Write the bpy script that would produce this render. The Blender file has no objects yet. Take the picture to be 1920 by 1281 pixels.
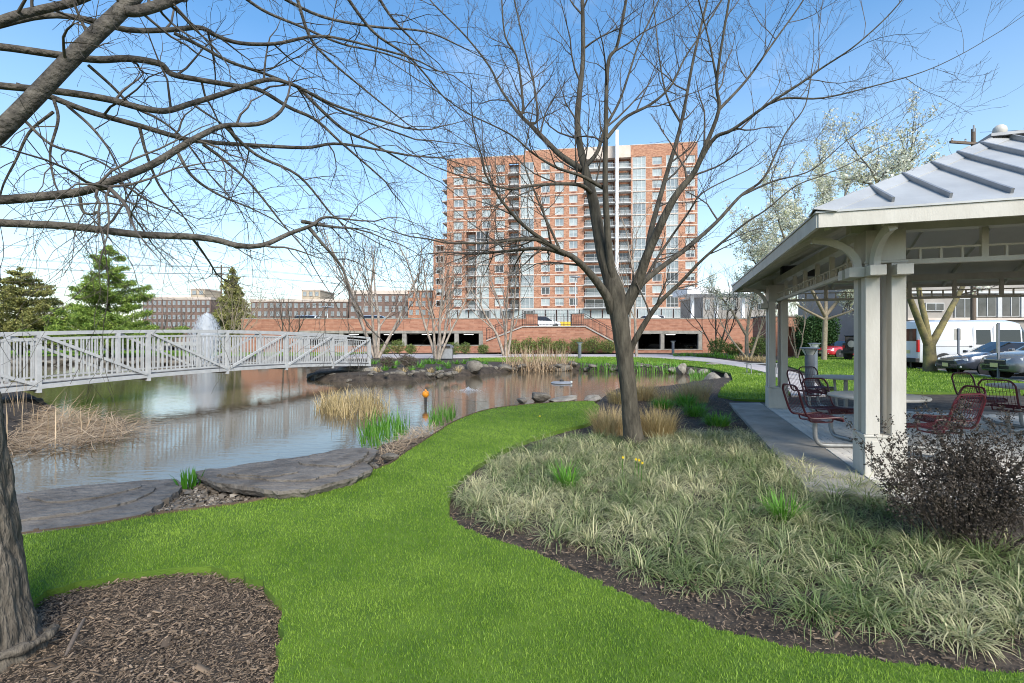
import bpy, bmesh, math, random
import numpy as np
from mathutils import Vector, Matrix
from mathutils.geometry import tessellate_polygon

# ------------------------------------------------------------------ camera, sky, sun, exposure
S = bpy.context.scene
F, H, CX, CY = 925.0, 1.5, 960.0, 637.0          # focal length in photo pixels, eye height, principal point / horizon
cam = bpy.data.objects.new('camera', bpy.data.cameras.new('camera'))
S.collection.objects.link(cam); S.camera = cam
cam.location = (0, 0, H); cam.rotation_euler = (math.radians(90), 0, 0)
cam.data.sensor_width = 36; cam.data.lens = F / 1920 * 36
cam.data.shift_y = (CY - 640.5) / 1920; cam.data.clip_end = 6000; cam.data.clip_start = 0.05
SUN_EL, SUN_AZ = math.radians(39), math.radians(160)      # azimuth clockwise from +Y: behind the camera, to its right
W = bpy.data.worlds.new('World'); S.world = W; W.use_nodes = True
nt = W.node_tree; nd = nt.nodes; lk = nt.links
bg = nd['Background']
sky = nd.new('ShaderNodeTexSky'); sky.sky_type = 'NISHITA'; sky.sun_disc = False
sky.sun_elevation = SUN_EL; sky.sun_rotation = SUN_AZ; sky.air_density = 1.3; sky.dust_density = 0.6; sky.ozone_density = 2.5
tc = nd.new('ShaderNodeTexCoord'); sep = nd.new('ShaderNodeSeparateXYZ'); lk.new(tc.outputs['Generated'], sep.inputs[0])
ad = nd.new('ShaderNodeMath'); ad.operation = 'ADD'; ad.inputs[1].default_value = 0.18; lk.new(sep.outputs['Z'], ad.inputs[0])
dv = nd.new('ShaderNodeVectorMath'); dv.operation = 'DIVIDE'; lk.new(tc.outputs['Generated'], dv.inputs[0])
cb = nd.new('ShaderNodeCombineXYZ')
for i in range(3): lk.new(ad.outputs[0], cb.inputs[i])
lk.new(cb.outputs[0], dv.inputs[1])
cn = nd.new('ShaderNodeTexNoise'); cn.inputs['Scale'].default_value = 1.15; cn.inputs['Detail'].default_value = 7; cn.inputs['Roughness'].default_value = 0.55
lk.new(dv.outputs[0], cn.inputs['Vector'])
cr = nd.new('ShaderNodeValToRGB'); cr.color_ramp.elements[0].position = 0.63; cr.color_ramp.elements[1].position = 0.9
cr.color_ramp.elements[1].color = (0.85, 0.85, 0.85, 1)
lk.new(cn.outputs['Fac'], cr.inputs['Fac'])
hz = nd.new('ShaderNodeMapRange'); hz.inputs['From Min'].default_value = 0.0; hz.inputs['From Max'].default_value = 0.5
hz.inputs['To Min'].default_value = 0.52; hz.inputs['To Max'].default_value = 0.06; lk.new(sep.outputs['Z'], hz.inputs['Value'])
mxf = nd.new('ShaderNodeMath'); mxf.operation = 'MAXIMUM'; lk.new(cr.outputs['Color'], mxf.inputs[0]); lk.new(hz.outputs[0], mxf.inputs[1])
mx = nd.new('ShaderNodeMix'); mx.data_type = 'RGBA'; lk.new(mxf.outputs[0], mx.inputs['Factor'])
hs = nd.new('ShaderNodeHueSaturation'); hs.inputs['Saturation'].default_value = 1.34; hs.inputs['Value'].default_value = 1.34; lk.new(sky.outputs['Color'], hs.inputs['Color']); lk.new(hs.outputs[0], mx.inputs['A']); mx.inputs['B'].default_value = (6.6, 7.5, 8.8, 1)
lk.new(mx.outputs['Result'], bg.inputs['Color']); bg.inputs['Strength'].default_value = 0.125
sl = bpy.data.lights.new('sun', 'SUN'); sl.energy = 4.0; sl.angle = math.radians(28); sl.color = (1, 0.945, 0.85)
sun = bpy.data.objects.new('sun', sl); S.collection.objects.link(sun)
sd = Vector((math.sin(SUN_AZ) * math.cos(SUN_EL), math.cos(SUN_AZ) * math.cos(SUN_EL), math.sin(SUN_EL)))
sun.rotation_euler = sd.to_track_quat('Z', 'Y').to_euler(); sun.location = sd * 60
S.view_settings.view_transform = 'Standard'; S.view_settings.look = 'None'; S.view_settings.exposure = 0.47; S.view_settings.gamma = 1
S.view_settings.use_curve_mapping = False
S.render.engine = 'CYCLES'; S.cycles.use_denoising = True; S.cycles.filter_width = 1.0; S.cycles.denoising_prefilter = 'ACCURATE'; S.cycles.max_bounces = 6; S.cycles.transparent_max_bounces = 8
S.cycles.caustics_reflective = False; S.cycles.caustics_refractive = False

# ------------------------------------------------------------------ helpers
RNG = np.random.default_rng(7); random.seed(7)
def G(px, py, z=0.0):
    Y = F * (H - z) / (py - CY); return ((px - CX) / F * Y, Y, z)
def P(px, py, Y): return ((px - CX) / F * Y, Y, H + (CY - py) / F * Y)
MATS = {}
def mk(name, c1, c2=None, scale=5.0, rough=0.7, bump=0.0, bscale=None, metal=0.0, attr=False, c3=None, spec=0.4, stretch=None, transl=0.0, detail=6, contrast=(0.35, 0.65), coat=0.0, emit=None):
    """procedural material: noise mix of c1/c2, optional per-piece tint attribute towards c3, optional bump"""
    m = bpy.data.materials.new(name); m.use_nodes = True; t = m.node_tree; n = t.nodes; l = t.links
    b = n['Principled BSDF']; b.inputs['Roughness'].default_value = rough; b.inputs['Metallic'].default_value = metal
    b.inputs['Specular IOR Level'].default_value = spec; b.inputs['Coat Weight'].default_value = coat
    out = None; vec = None
    if c2 is not None or bump:
        tcn = n.new('ShaderNodeTexCoord'); vec = tcn.outputs['Object']
        if stretch:
            mp = n.new('ShaderNodeMapping'); mp.inputs['Scale'].default_value = stretch; l.new(vec, mp.inputs['Vector']); vec = mp.outputs[0]
    if c2 is not None:
        nz = n.new('ShaderNodeTexNoise'); nz.inputs['Scale'].default_value = scale; nz.inputs['Detail'].default_value = detail; nz.inputs['Roughness'].default_value = 0.65
        l.new(vec, nz.inputs['Vector'])
        rp = n.new('ShaderNodeValToRGB'); rp.color_ramp.elements[0].position = contrast[0]; rp.color_ramp.elements[1].position = contrast[1]
        rp.color_ramp.elements[0].color = (*c1, 1); rp.color_ramp.elements[1].color = (*c2, 1); l.new(nz.outputs['Fac'], rp.inputs['Fac']); out = rp.outputs['Color']
    if attr:
        at = n.new('ShaderNodeAttribute'); at.attribute_name = 'tint'
        mi = n.new('ShaderNodeMix'); mi.data_type = 'RGBA'; l.new(at.outputs['Fac'], mi.inputs['Factor'])
        if out is not None: l.new(out, mi.inputs['A'])
        else: mi.inputs['A'].default_value = (*c1, 1)
        mi.inputs['B'].default_value = (*(c3 or c1), 1); out = mi.outputs['Result']
    if out is not None: l.new(out, b.inputs['Base Color'])
    else: b.inputs['Base Color'].default_value = (*c1, 1)
    if bump:
        bz = n.new('ShaderNodeTexNoise'); bz.inputs['Scale'].default_value = bscale or scale * 3; bz.inputs['Detail'].default_value = 8; l.new(vec, bz.inputs['Vector'])
        bp = n.new('ShaderNodeBump'); bp.inputs['Strength'].default_value = min(1, bump); bp.inputs['Distance'].default_value = 0.02 * max(1, bump); l.new(bz.outputs['Fac'], bp.inputs['Height']); l.new(bp.outputs[0], b.inputs['Normal'])
    if transl:
        tr = n.new('ShaderNodeBsdfTranslucent'); ms = n.new('ShaderNodeMixShader'); ms.inputs[0].default_value = transl
        if out is not None: l.new(out, tr.inputs['Color'])
        else: tr.inputs['Color'].default_value = (*c1, 1)
        l.new(b.outputs[0], ms.inputs[1]); l.new(tr.outputs[0], ms.inputs[2]); l.new(ms.outputs[0], n['Material Output'].inputs['Surface'])
    if emit:
        b.inputs['Emission Color'].default_value = (*c1, 1); b.inputs['Emission Strength'].default_value = emit
    MATS[name] = m; return m

def tag(o, label=None, cat=None, group=None, kind=None):
    if label: o['label'] = label
    if cat: o['category'] = cat
    if group: o['group'] = group
    if kind: o['kind'] = kind
    return o
def link(o, parent=None):
    S.collection.objects.link(o)
    if parent is not None: o.parent = parent
    return o
def empty(name, loc=(0, 0, 0), rz=0.0, label=None, cat=None, group=None):
    o = bpy.data.objects.new(name, None); o.location = loc; o.rotation_euler = (0, 0, rz); o.empty_display_size = 0.1
    link(o); return tag(o, label, cat, group)
def copy_tree(o, parent=None):
    c = o.copy(); S.collection.objects.link(c)
    if parent is not None: c.parent = parent
    for ch in list(o.children): copy_tree(ch, c)
    return c

def mesh_np(V, faces, mat, smooth=False, tint=None, mat_idx=None):
    """fast mesh from arrays; faces = list of int arrays (n,k)"""
    me = bpy.data.meshes.new('m'); V = np.asarray(V, np.float32)
    me.vertices.add(len(V)); me.vertices.foreach_set('co', V.ravel())
    faces = [np.asarray(f, np.int32) for f in faces if len(f)]
    loops = np.concatenate([f.ravel() for f in faces]); tot = np.concatenate([np.full(len(f), f.shape[1], np.int32) for f in faces])
    me.loops.add(len(loops)); me.loops.foreach_set('vertex_index', loops)
    me.polygons.add(len(tot)); me.polygons.foreach_set('loop_start', np.concatenate([[0], np.cumsum(tot)[:-1]]).astype(np.int32))
    if smooth: me.polygons.foreach_set('use_smooth', np.ones(len(tot), bool))
    if tint is not None:
        a = me.attributes.new('tint', 'FLOAT', 'POINT'); a.data.foreach_set('value', np.asarray(tint, np.float32))
    me.update(calc_edges=True); me.materials.append(mat); return me
def obj_np(name, V, faces, mat, parent=None, smooth=False, tint=None, loc=None):
    if parent is not None and loc is None: loc = np.array(parent.location)
    if loc is not None: V = np.asarray(V) - np.asarray(loc)
    o = bpy.data.objects.new(name, mesh_np(V, faces, mat, smooth, tint)); link(o, parent)
    if parent is None and loc is not None: o.location = loc
    return o

class MB:
    def __init__(s): s.v = []; s.f = []
    def add(s, V, Fc):
        k = len(s.v); s.v += [tuple(p) for p in V]; s.f += [tuple(i + k for i in q) for q in Fc]; return s
    def box(s, c, d, rz=0.0, M=None):
        x, y, z = d[0] / 2, d[1] / 2, d[2] / 2
        V = [Vector((i * x, j * y, k * z)) for k in (-1, 1) for j in (-1, 1) for i in (-1, 1)]
        R = M if M is not None else Matrix.Rotation(rz, 3, 'Z'); c = Vector(c)
        return s.add([R @ p + c for p in V], [(0, 2, 3, 1), (4, 5, 7, 6), (0, 1, 5, 4), (2, 6, 7, 3), (0, 4, 6, 2), (1, 3, 7, 5)])
    def bar(s, a, b, w, h=None, up=(0, 0, 1)):
        a = Vector(a); b = Vector(b); h = h or w; t = (b - a); L = t.length
        if L < 1e-6: return s
        t /= L; sd = t.cross(Vector(up))
        if sd.length < 1e-4: sd = t.cross(Vector((0, 1, 0)))
        sd.normalize(); u = sd.cross(t)
        return s.box((a + b) / 2, (w, L, h), M=Matrix((sd, t, u)).transposed())
    def tube(s, pts, r, n=8, close=False, caps=True):
        pts = [Vector(p) for p in pts]; m = len(pts); r = r if hasattr(r, '__len__') else [r] * m
        k = len(s.v); ref = None
        for i, p in enumerate(pts):
            if close: t = pts[(i + 1) % m] - pts[i - 1]
            else: t = pts[min(i + 1, m - 1)] - pts[max(i - 1, 0)]
            t.normalize()
            if ref is None:
                ref = t.cross(Vector((0.31, 0.2, 0.93)))
                if ref.length < 0.1: ref = t.cross(Vector((1, 0, 0)))
            ref = (ref - t * ref.dot(t)).normalized(); b = t.cross(ref)
            for j in range(n):
                a = 2 * math.pi * j / n; s.v.append(tuple(p + (ref * math.cos(a) + b * math.sin(a)) * r[i]))
        for i in range(m if close else m - 1):
            i2 = (i + 1) % m
            for j in range(n): s.f.append((k + i * n + j, k + i * n + (j + 1) % n, k + i2 * n + (j + 1) % n, k + i2 * n + j))
        if caps and not close:
            s.f.append(tuple(k + j for j in reversed(range(n)))); s.f.append(tuple(k + (m - 1) * n + j for j in range(n)))
        return s
    def prism(s, poly, z0, z1, top=True):
        n = len(poly); k = len(s.v); s.v += [(p[0], p[1], z0) for p in poly] + [(p[0], p[1], z1) for p in poly]
        for i in range(n): j = (i + 1) % n; s.f.append((k + i, k + j, k + n + j, k + n + i))
        tri = tessellate_polygon([[Vector((p[0], p[1], 0)) for p in poly]])
        for t in tri: s.f.append(tuple(k + n + i for i in t)); s.f.append(tuple(k + i for i in reversed(t)))
        return s
    def extrude(s, poly, d):
        """3-D polygon swept by vector d"""
        n = len(poly); k = len(s.v); d = Vector(d); s.v += [tuple(p) for p in poly] + [tuple(Vector(p) + d) for p in poly]
        for i in range(n): j = (i + 1) % n; s.f.append((k + i, k + j, k + n + j, k + n + i))
        s.f.append(tuple(k + i for i in reversed(range(n)))); s.f.append(tuple(k + n + i for i in range(n))); return s
    def lathe(s, prof, c=(0, 0, 0), n=24, M=None):
        k = len(s.v); c = Vector(c); M = M or Matrix.Identity(3)
        for r, z in prof:
            for j in range(n):
                a = 2 * math.pi * j / n; s.v.append(tuple(M @ Vector((r * math.cos(a), r * math.sin(a), z)) + c))
        for i in range(len(prof) - 1):
            for j in range(n): s.f.append((k + i * n + j, k + i * n + (j + 1) % n, k + (i + 1) * n + (j + 1) % n, k + (i + 1) * n + j))
        s.f.append(tuple(k + j for j in reversed(range(n)))); s.f.append(tuple(k + (len(prof) - 1) * n + j for j in range(n))); return s
    def mesh(s, mat, smooth=False, off=(0, 0, 0)):
        me = bpy.data.meshes.new('m'); o = Vector(off)
        me.from_pydata([tuple(Vector(p) - o) for p in s.v], [], s.f); me.materials.append(mat)
        bm = bmesh.new(); bm.from_mesh(me); bmesh.ops.recalc_face_normals(bm, faces=bm.faces); bm.to_mesh(me); bm.free()
        if smooth:
            me.polygons.foreach_set('use_smooth', np.ones(len(me.polygons), bool))
            me.set_sharp_from_angle(angle=math.radians(40))
        me.update(); return me
    def build(s, name, mat, parent=None, smooth=False, loc=None, bevel=0.0):
        """coordinates are given in the parent's unrotated frame (world minus parent location)"""
        off = loc if loc is not None else (parent.location if parent is not None and parent.parent is None else (0, 0, 0))
        if parent is not None and parent.parent is not None: off = parent.parent.location
        o = bpy.data.objects.new(name, s.mesh(mat, smooth, off)); link(o, parent)
        if parent is None and loc is not None: o.location = loc
        if bevel:
            b = o.modifiers.new('bevel', 'BEVEL'); b.width = bevel; b.segments = 2; b.limit_method = 'ANGLE'
        return o
    def local(s, name, mat, parent=None, smooth=False, bevel=0.0):
        o = bpy.data.objects.new(name, s.mesh(mat, smooth)); link(o, parent)
        if bevel:
            b = o.modifiers.new('bevel', 'BEVEL'); b.width = bevel; b.segments = 2; b.limit_method = 'ANGLE'
        return o

def tubes_np(branches, sides):
    """branches: list of (pts (n,3), radii (n)); returns V, quads"""
    groups = {}
    for p, r in branches: groups.setdefault(len(r), []).append((p, r))
    VV = []; FF = []; k = 0
    for n, L in groups.items():
        Pn = np.array([a for a, _ in L], float); R = np.array([b for _, b in L], float)
        T = np.gradient(Pn, axis=1); T /= np.linalg.norm(T, axis=2, keepdims=True) + 1e-9
        T0 = Pn[:, -1] - Pn[:, 0]; T0 /= np.linalg.norm(T0, axis=1, keepdims=True) + 1e-9
        ref = np.where(np.abs(T0[:, 2:3]) < 0.8, np.array([[0, 0, 1.0]]), np.array([[1.0, 0, 0]]))[:, None, :]
        A = np.cross(T, np.broadcast_to(ref, T.shape)); A /= np.linalg.norm(A, axis=2, keepdims=True) + 1e-9; B = np.cross(T, A)
        ang = 2 * np.pi * np.arange(sides) / sides
        ring = Pn[:, :, None, :] + R[:, :, None, None] * (A[:, :, None, :] * np.cos(ang)[None, None, :, None] + B[:, :, None, :] * np.sin(ang)[None, None, :, None])
        m = len(L); VV.append(ring.reshape(-1, 3))
        idx = k + np.arange(m * n * sides).reshape(m, n, sides); nx = np.roll(idx, -1, axis=2)
        FF.append(np.stack([idx[:, :-1], nx[:, :-1], nx[:, 1:], idx[:, 1:]], -1).reshape(-1, 4)); k += m * n * sides
    return np.concatenate(VV), np.concatenate(FF)

def smooth_path(pts, n):
    """Catmull-Rom resample of control points (any dimension)"""
    p = np.array(pts, float); p = np.vstack([2 * p[0] - p[1], p, 2 * p[-1] - p[-2]]); m = len(p) - 3
    t = np.linspace(0, m - 1e-6, n); i = t.astype(int); u = (t - i)[:, None]
    a, b, c, d = p[i], p[i + 1], p[i + 2], p[i + 3]
    return 0.5 * (2 * b + (c - a) * u + (2 * a - 5 * b + 4 * c - d) * u**2 + (3 * b - a - 3 * c + d) * u**3)

RMIN = [0.0019]
def grow(out, p, d, L, r, lev, rng, up=0.15, spread=0.75, wig=0.16, kids=(5, 4, 3), ratio=0.55, n=6, grav=0.0, taper=0.25):
    """recursive twig growth; out[lev] collects (pts, radii)"""
    d = d / (np.linalg.norm(d) + 1e-9); pts = [p]; st = L / (n - 1)
    for i in range(n - 1):
        d = d + rng.normal(0, wig, 3) + np.array([0, 0, up * 0.3 - grav * (i / n)]); d /= np.linalg.norm(d); pts.append(pts[-1] + d * st)
    pts = np.array(pts); rad = np.linspace(r, max(r * taper, RMIN[0]), n); out.setdefault(lev, []).append((pts, rad))
    if lev <= 0: return
    k = kids[min(len(kids) - 1, lev - 1)]
    for j in range(k):
        t = 0.22 + 0.78 * (j + rng.random()) / k; i = min(n - 2, int(t * (n - 1))); f = t * (n - 1) - i
        q = pts[i] * (1 - f) + pts[i + 1] * f; dd = pts[i + 1] - pts[i]; dd /= np.linalg.norm(dd) + 1e-9
        s = rng.normal(0, 1, 3); s -= dd * s.dot(dd); s /= np.linalg.norm(s) + 1e-9
        nd_ = dd * (1 - spread * 0.5) + s * spread + np.array([0, 0, up])
        rr = (rad[i] * (1 - f) + rad[i + 1] * f) * 0.62
        grow(out, q, nd_, L * ratio * (1.15 - 0.5 * t) * rng.uniform(0.7, 1.25), rr, lev - 1, rng, up, spread, wig, kids, ratio, max(4, n - 1), grav, taper)

def leaves_np(C, size, rng, aspect=0.6, jitter=0.4, flat=0.0):
    """one bent leaf (2 tris sharing the midrib) at every centre"""
    m = len(C); s = size * rng.uniform(1 - jitter, 1 + jitter, m)[:, None]
    d = rng.normal(0, 1, (m, 3)); d /= np.linalg.norm(d, axis=1, keepdims=True)
    nrm = rng.normal(0, 1, (m, 3)) + np.array([0, 0, flat]); sd = np.cross(d, nrm); sd /= np.linalg.norm(sd, axis=1, keepdims=True) + 1e-9
    up = np.cross(sd, d) * 0.18
    V = np.stack([C, C + d * s * .5 + (sd * aspect * .5 + up) * s, C + d * s, C + d * s * .5 + (-sd * aspect * .5 + up) * s], 1).reshape(-1, 3)
    k = np.arange(m)[:, None] * 4
    return V, np.concatenate([k + np.array([[0, 1, 2]]), k + np.array([[0, 2, 3]])])

def inpoly(pts, poly):
    pts = np.asarray(pts); poly = np.asarray(poly)[:, :2]; x, y = pts[:, 0], pts[:, 1]; r = np.zeros(len(pts), bool); j = len(poly) - 1
    for i in range(len(poly)):
        xi, yi = poly[i]; xj, yj = poly[j]
        c = ((yi > y) != (yj > y)) & (x < (xj - xi) * (y - yi) / (yj - yi + 1e-12) + xi); r ^= c; j = i
    return r
def polydist(pts, poly, closed=True):
    pts = np.asarray(pts)[:, :2]; poly = np.asarray(poly)[:, :2]; d = np.full(len(pts), 1e9); n = len(poly)
    for i in range(n if closed else n - 1):
        a = poly[i]; b = poly[(i + 1) % n]; ab = b - a
        t = np.clip(((pts - a) @ ab) / (ab @ ab + 1e-12), 0, 1); d = np.minimum(d, np.linalg.norm(pts - a - t[:, None] * ab, axis=1))
    return d
def scatter(poly, dens, rng, dfun=None):
    """random points in a polygon; dens per square metre, optional keep-probability function"""
    p = np.asarray(poly)[:, :2]; lo, hi = p.min(0), p.max(0); n = int(dens * np.prod(hi - lo))
    q = rng.uniform(lo, hi, (n, 2))
    if dfun is not None: q = q[rng.random(n) < dfun(q)]
    return q[inpoly(q, p)]
def dense(poly, k=5):
    """closed Catmull-Rom outline through the points"""
    p = np.array(poly, float)[:, :2]; u = (np.arange(k) / k)[None, :, None]
    a, b, c, d = (np.roll(p, s, 0)[:, None, :] for s in (1, 0, -1, -2))
    return (0.5 * (2 * b + (c - a) * u + (2 * a - 5 * b + 4 * c - d) * u**2 + (3 * b - a - 3 * c + d) * u**3)).reshape(-1, 2)
# ------------------------------------------------------------------ materials
bark_dark = mk('bark_dark', (0.034, 0.029, 0.021), (0.098, 0.086, 0.064), 14, 0.9, 1.0, 30, stretch=(1, 1, 0.25))
bark_grey = mk('bark_grey', (0.055, 0.046, 0.036), (0.165, 0.14, 0.11), 30, 0.95, 1.2, 60, stretch=(1, 1, 0.2))
bark_twig = mk('bark_twig', (0.055, 0.045, 0.036), (0.11, 0.092, 0.075), 12, 0.85)
bark_birch = mk('bark_birch', (0.17, 0.14, 0.11), (0.44, 0.37, 0.31), 5, 0.85, 0.5, 14, stretch=(1, 1, 0.5))
bark_tan = mk('bark_tan', (0.20, 0.16, 0.11), (0.33, 0.28, 0.20), 8, 0.9)
bark_moss = mk('bark_moss', (0.10, 0.085, 0.055), (0.24, 0.20, 0.075), 3, 0.9, 0.8, 20)
soil = mk('soil', (0.028, 0.020, 0.014), (0.095, 0.068, 0.048), 14, 0.95, 1.5, 40)
chip_m = mk('mulch_chip', (0.052, 0.035, 0.022), attr=True, c3=(0.40, 0.29, 0.195), rough=0.9)
bark_limb = mk('bark_limb', (0.032, 0.027, 0.022), (0.125, 0.11, 0.09), 16, 0.85, 1.0, 40)
turf = mk('turf', (0.06, 0.12, 0.009), (0.11, 0.185, 0.018), 3, 0.9, 0.6, 90)
blade_m = mk('grass_blade', (0.095, 0.205, 0.010), attr=True, c3=(0.34, 0.48, 0.070), rough=0.55, transl=0.35)
liri_m = mk('liriope_leaf', (0.075, 0.14, 0.028), attr=True, c3=(0.60, 0.55, 0.32), rough=0.5, transl=0.25)
tan_m = mk('dry_grass', (0.36, 0.27, 0.11), attr=True, c3=(0.66, 0.50, 0.27), rough=0.7, transl=0.3)
reed_m = mk('dead_reed', (0.33, 0.22, 0.12), attr=True, c3=(0.62, 0.47, 0.31), rough=0.75, transl=0.2)
green_m = mk('fresh_leaf', (0.06, 0.20, 0.012), attr=True, c3=(0.19, 0.40, 0.05), rough=0.5, transl=0.3)
slab_m = mk('slab_stone', (0.085, 0.072, 0.06), (0.185, 0.162, 0.138), 3.4, 0.85, 2.2, 13)
rock_m = mk('boulder_stone', (0.07, 0.061, 0.049), (0.21, 0.185, 0.15), 2.8, 0.9, 1.8, 8)
rock2_m = mk('boulder_pale', (0.14, 0.125, 0.10), (0.33, 0.30, 0.255), 2.6, 0.9, 1.6, 8)
pebble_m = mk('pebble', (0.09, 0.07, 0.05), attr=True, c3=(0.40, 0.34, 0.27), rough=0.8)
conc = mk('concrete', (0.31, 0.30, 0.28), (0.42, 0.405, 0.38), 2.5, 0.85, 0.25, 60)
conc_dk = mk('concrete_border', (0.19, 0.178, 0.155), (0.33, 0.31, 0.275), 1.3, 0.8, 0.3, 50)
path_m = mk('path_concrete', (0.42, 0.37, 0.35), (0.50, 0.45, 0.42), 1.2, 0.9, 0.2, 40)
paver_m = mk('paver', (0.50, 0.47, 0.425), (0.68, 0.645, 0.59), 1.7, 0.85, 0.3, 60)
joint_m = mk('paver_joint', (0.12, 0.11, 0.095), (0.17, 0.155, 0.135), 20, 0.95)
asphalt = mk('asphalt', (0.055, 0.055, 0.056), (0.09, 0.09, 0.09), 3, 0.9, 0.3, 80)
paint_post = mk('painted_post', (0.46, 0.43, 0.37), (0.55, 0.52, 0.46), 4, 0.5, 0.12, 60, stretch=(1, 1, .3))
paint_soffit = mk('painted_soffit', (0.60, 0.575, 0.50), (0.66, 0.635, 0.56), 2, 0.6)
roof_m = mk('standing_seam', (0.37, 0.37, 0.36), (0.46, 0.46, 0.445), 1.5, 0.42, metal=0.15)
seam_m = mk('seam_rib', (0.22, 0.225, 0.235), (0.29, 0.295, 0.305), 4, 0.4, metal=0.3)
bridge_m = mk('bridge_paint', (0.37, 0.37, 0.362), (0.47, 0.47, 0.46), 5, 0.55, 0.1, 40)
deck_m = mk('bridge_deck', (0.22, 0.19, 0.16), (0.32, 0.28, 0.24), 4, 0.85, 0.4, 30)
steel_rust = mk('edging_steel', (0.07, 0.048, 0.032), (0.13, 0.088, 0.058), 6, 0.8, 0.2)
red_m = mk('maroon_coating', (0.060, 0.007, 0.013), (0.085, 0.011, 0.019), 8, 0.38)
tube_m = mk('galvanised_tube', (0.24, 0.24, 0.235), (0.33, 0.33, 0.32), 12, 0.45, metal=0.4)
top_m = mk('table_top', (0.34, 0.33, 0.31), (0.41, 0.40, 0.375), 6, 0.5)
boll_m = mk('bollard_paint', (0.10, 0.115, 0.14), (0.14, 0.155, 0.18), 5, 0.45)
lamp_m = mk('lamp_lens', (0.55, 0.57, 0.55), rough=0.3)
black_m = mk('black_metal', (0.012, 0.012, 0.013), (0.025, 0.024, 0.023), 6, 0.5)
white_m = mk('white_paint', (0.74, 0.75, 0.76), (0.80, 0.81, 0.82), 2, 0.4)
van_m = mk('van_white', (0.58, 0.60, 0.63), (0.62, 0.64, 0.66), 1, 0.25, coat=0.5)
carg_m = mk('car_slate', (0.055, 0.062, 0.08), (0.065, 0.072, 0.09), 1, 0.25, metal=0.4, coat=0.8)
cars_m = mk('car_silver', (0.15, 0.16, 0.175), (0.17, 0.18, 0.195), 1, 0.25, metal=0.4, coat=0.8)
carr_m = mk('car_red', (0.45, 0.02, 0.03), (0.5, 0.03, 0.04), 1, 0.25, coat=0.8)
cark_m = mk('car_black', (0.012, 0.012, 0.014), (0.02, 0.02, 0.022), 1, 0.25, coat=0.8)
carw_m = mk('car_white', (0.72, 0.73, 0.74), (0.76, 0.77, 0.78), 1, 0.25, coat=0.8)
glass_m = mk('car_glass', (0.012, 0.014, 0.016), rough=0.04, spec=0.7)
tyre_m = mk('tyre', (0.015, 0.015, 0.015), (0.03, 0.03, 0.03), 20, 0.85)
rim_m = mk('rim', (0.42, 0.43, 0.44), rough=0.3, metal=0.8)
red_lens = mk('tail_lens', (0.5, 0.02, 0.02), rough=0.2)
plate_m = mk('number_plate', (0.62, 0.52, 0.22), (0.7, 0.6, 0.3), 30, 0.5)
head_m = mk('head_lens', (0.55, 0.58, 0.60), rough=0.08, spec=0.8)
trim_m = mk('dark_trim', (0.02, 0.02, 0.021), (0.035, 0.035, 0.036), 5, 0.6)
wood_m = mk('weathered_wood', (0.10, 0.075, 0.055), (0.17, 0.13, 0.10), 6, 0.9, 0.4, 20, stretch=(4, 4, 0.4))
orange_m = mk('orange_globe', (0.75, 0.28, 0.02), rough=0.4)
grey_m = mk('grey_metal', (0.26, 0.265, 0.27), (0.33, 0.335, 0.34), 5, 0.4, metal=0.3)
sign_m = mk('sign_grey', (0.33, 0.31, 0.27), (0.40, 0.38, 0.34), 4, 0.5, metal=0.2)
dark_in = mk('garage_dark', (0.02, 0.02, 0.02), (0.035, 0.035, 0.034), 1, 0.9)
tube_light = mk('strip_lamp', (1, 0.97, 0.9), emit=2.5)
pane_pale = mk('pane_pale', (0.28, 0.33, 0.33), (0.44, 0.48, 0.47), 0.8, 0.12, spec=0.6)
pane_mid = mk('pane_mid', (0.16, 0.19, 0.20), (0.30, 0.34, 0.35), 0.7, 0.08, spec=0.7)
pane_dark = mk('pane_dark', (0.03, 0.035, 0.04), (0.08, 0.085, 0.09), 0.7, 0.06, spec=0.7)
frame_m = mk('window_frame', (0.47, 0.475, 0.465), (0.53, 0.535, 0.525), 2, 0.5)
band_m = mk('stone_band', (0.52, 0.44, 0.37), (0.60, 0.52, 0.45), 0.6, 0.8)
grille_m = mk('brown_grille', (0.16, 0.06, 0.04), (0.21, 0.085, 0.055), 3, 0.7)
beige_m = mk('beige_wall', (0.27, 0.25, 0.225), (0.34, 0.315, 0.285), 0.4, 0.85, 0.1, 10)
farbrick = mk('far_brick', (0.135, 0.092, 0.075), (0.20, 0.14, 0.115), 0.35, 0.9)
cream_m = mk('cream_wall', (0.36, 0.30, 0.22), (0.44, 0.37, 0.28), 0.5, 0.85)
tan_door = mk('tan_alcove', (0.42, 0.31, 0.22), (0.48, 0.36, 0.26), 1, 0.8)
leaf_white = mk('blossom', (0.82, 0.82, 0.72), attr=True, c3=(0.44, 0.47, 0.20), rough=0.6, transl=0.35)
leaf_dark = mk('hedge_leaf', (0.012, 0.045, 0.010), attr=True, c3=(0.045, 0.11, 0.022), rough=0.6, transl=0.15)
leaf_shrub = mk('shrub_leaf', (0.07, 0.13, 0.025), attr=True, c3=(0.28, 0.33, 0.09), rough=0.6, transl=0.25)
leaf_purple = mk('barberry_leaf', (0.035, 0.026, 0.020), attr=True, c3=(0.11, 0.085, 0.06), rough=0.7)
needle_m = mk('pine_needle', (0.09, 0.19, 0.03), attr=True, c3=(0.40, 0.52, 0.10), rough=0.6, transl=0.2)
needle_olive = mk('spruce_needle', (0.10, 0.13, 0.035), attr=True, c3=(0.40, 0.38, 0.12), rough=0.65, transl=0.2)
spray_m = mk('spray', (0.80, 0.82, 0.84), rough=0.4, transl=0.5)
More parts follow.
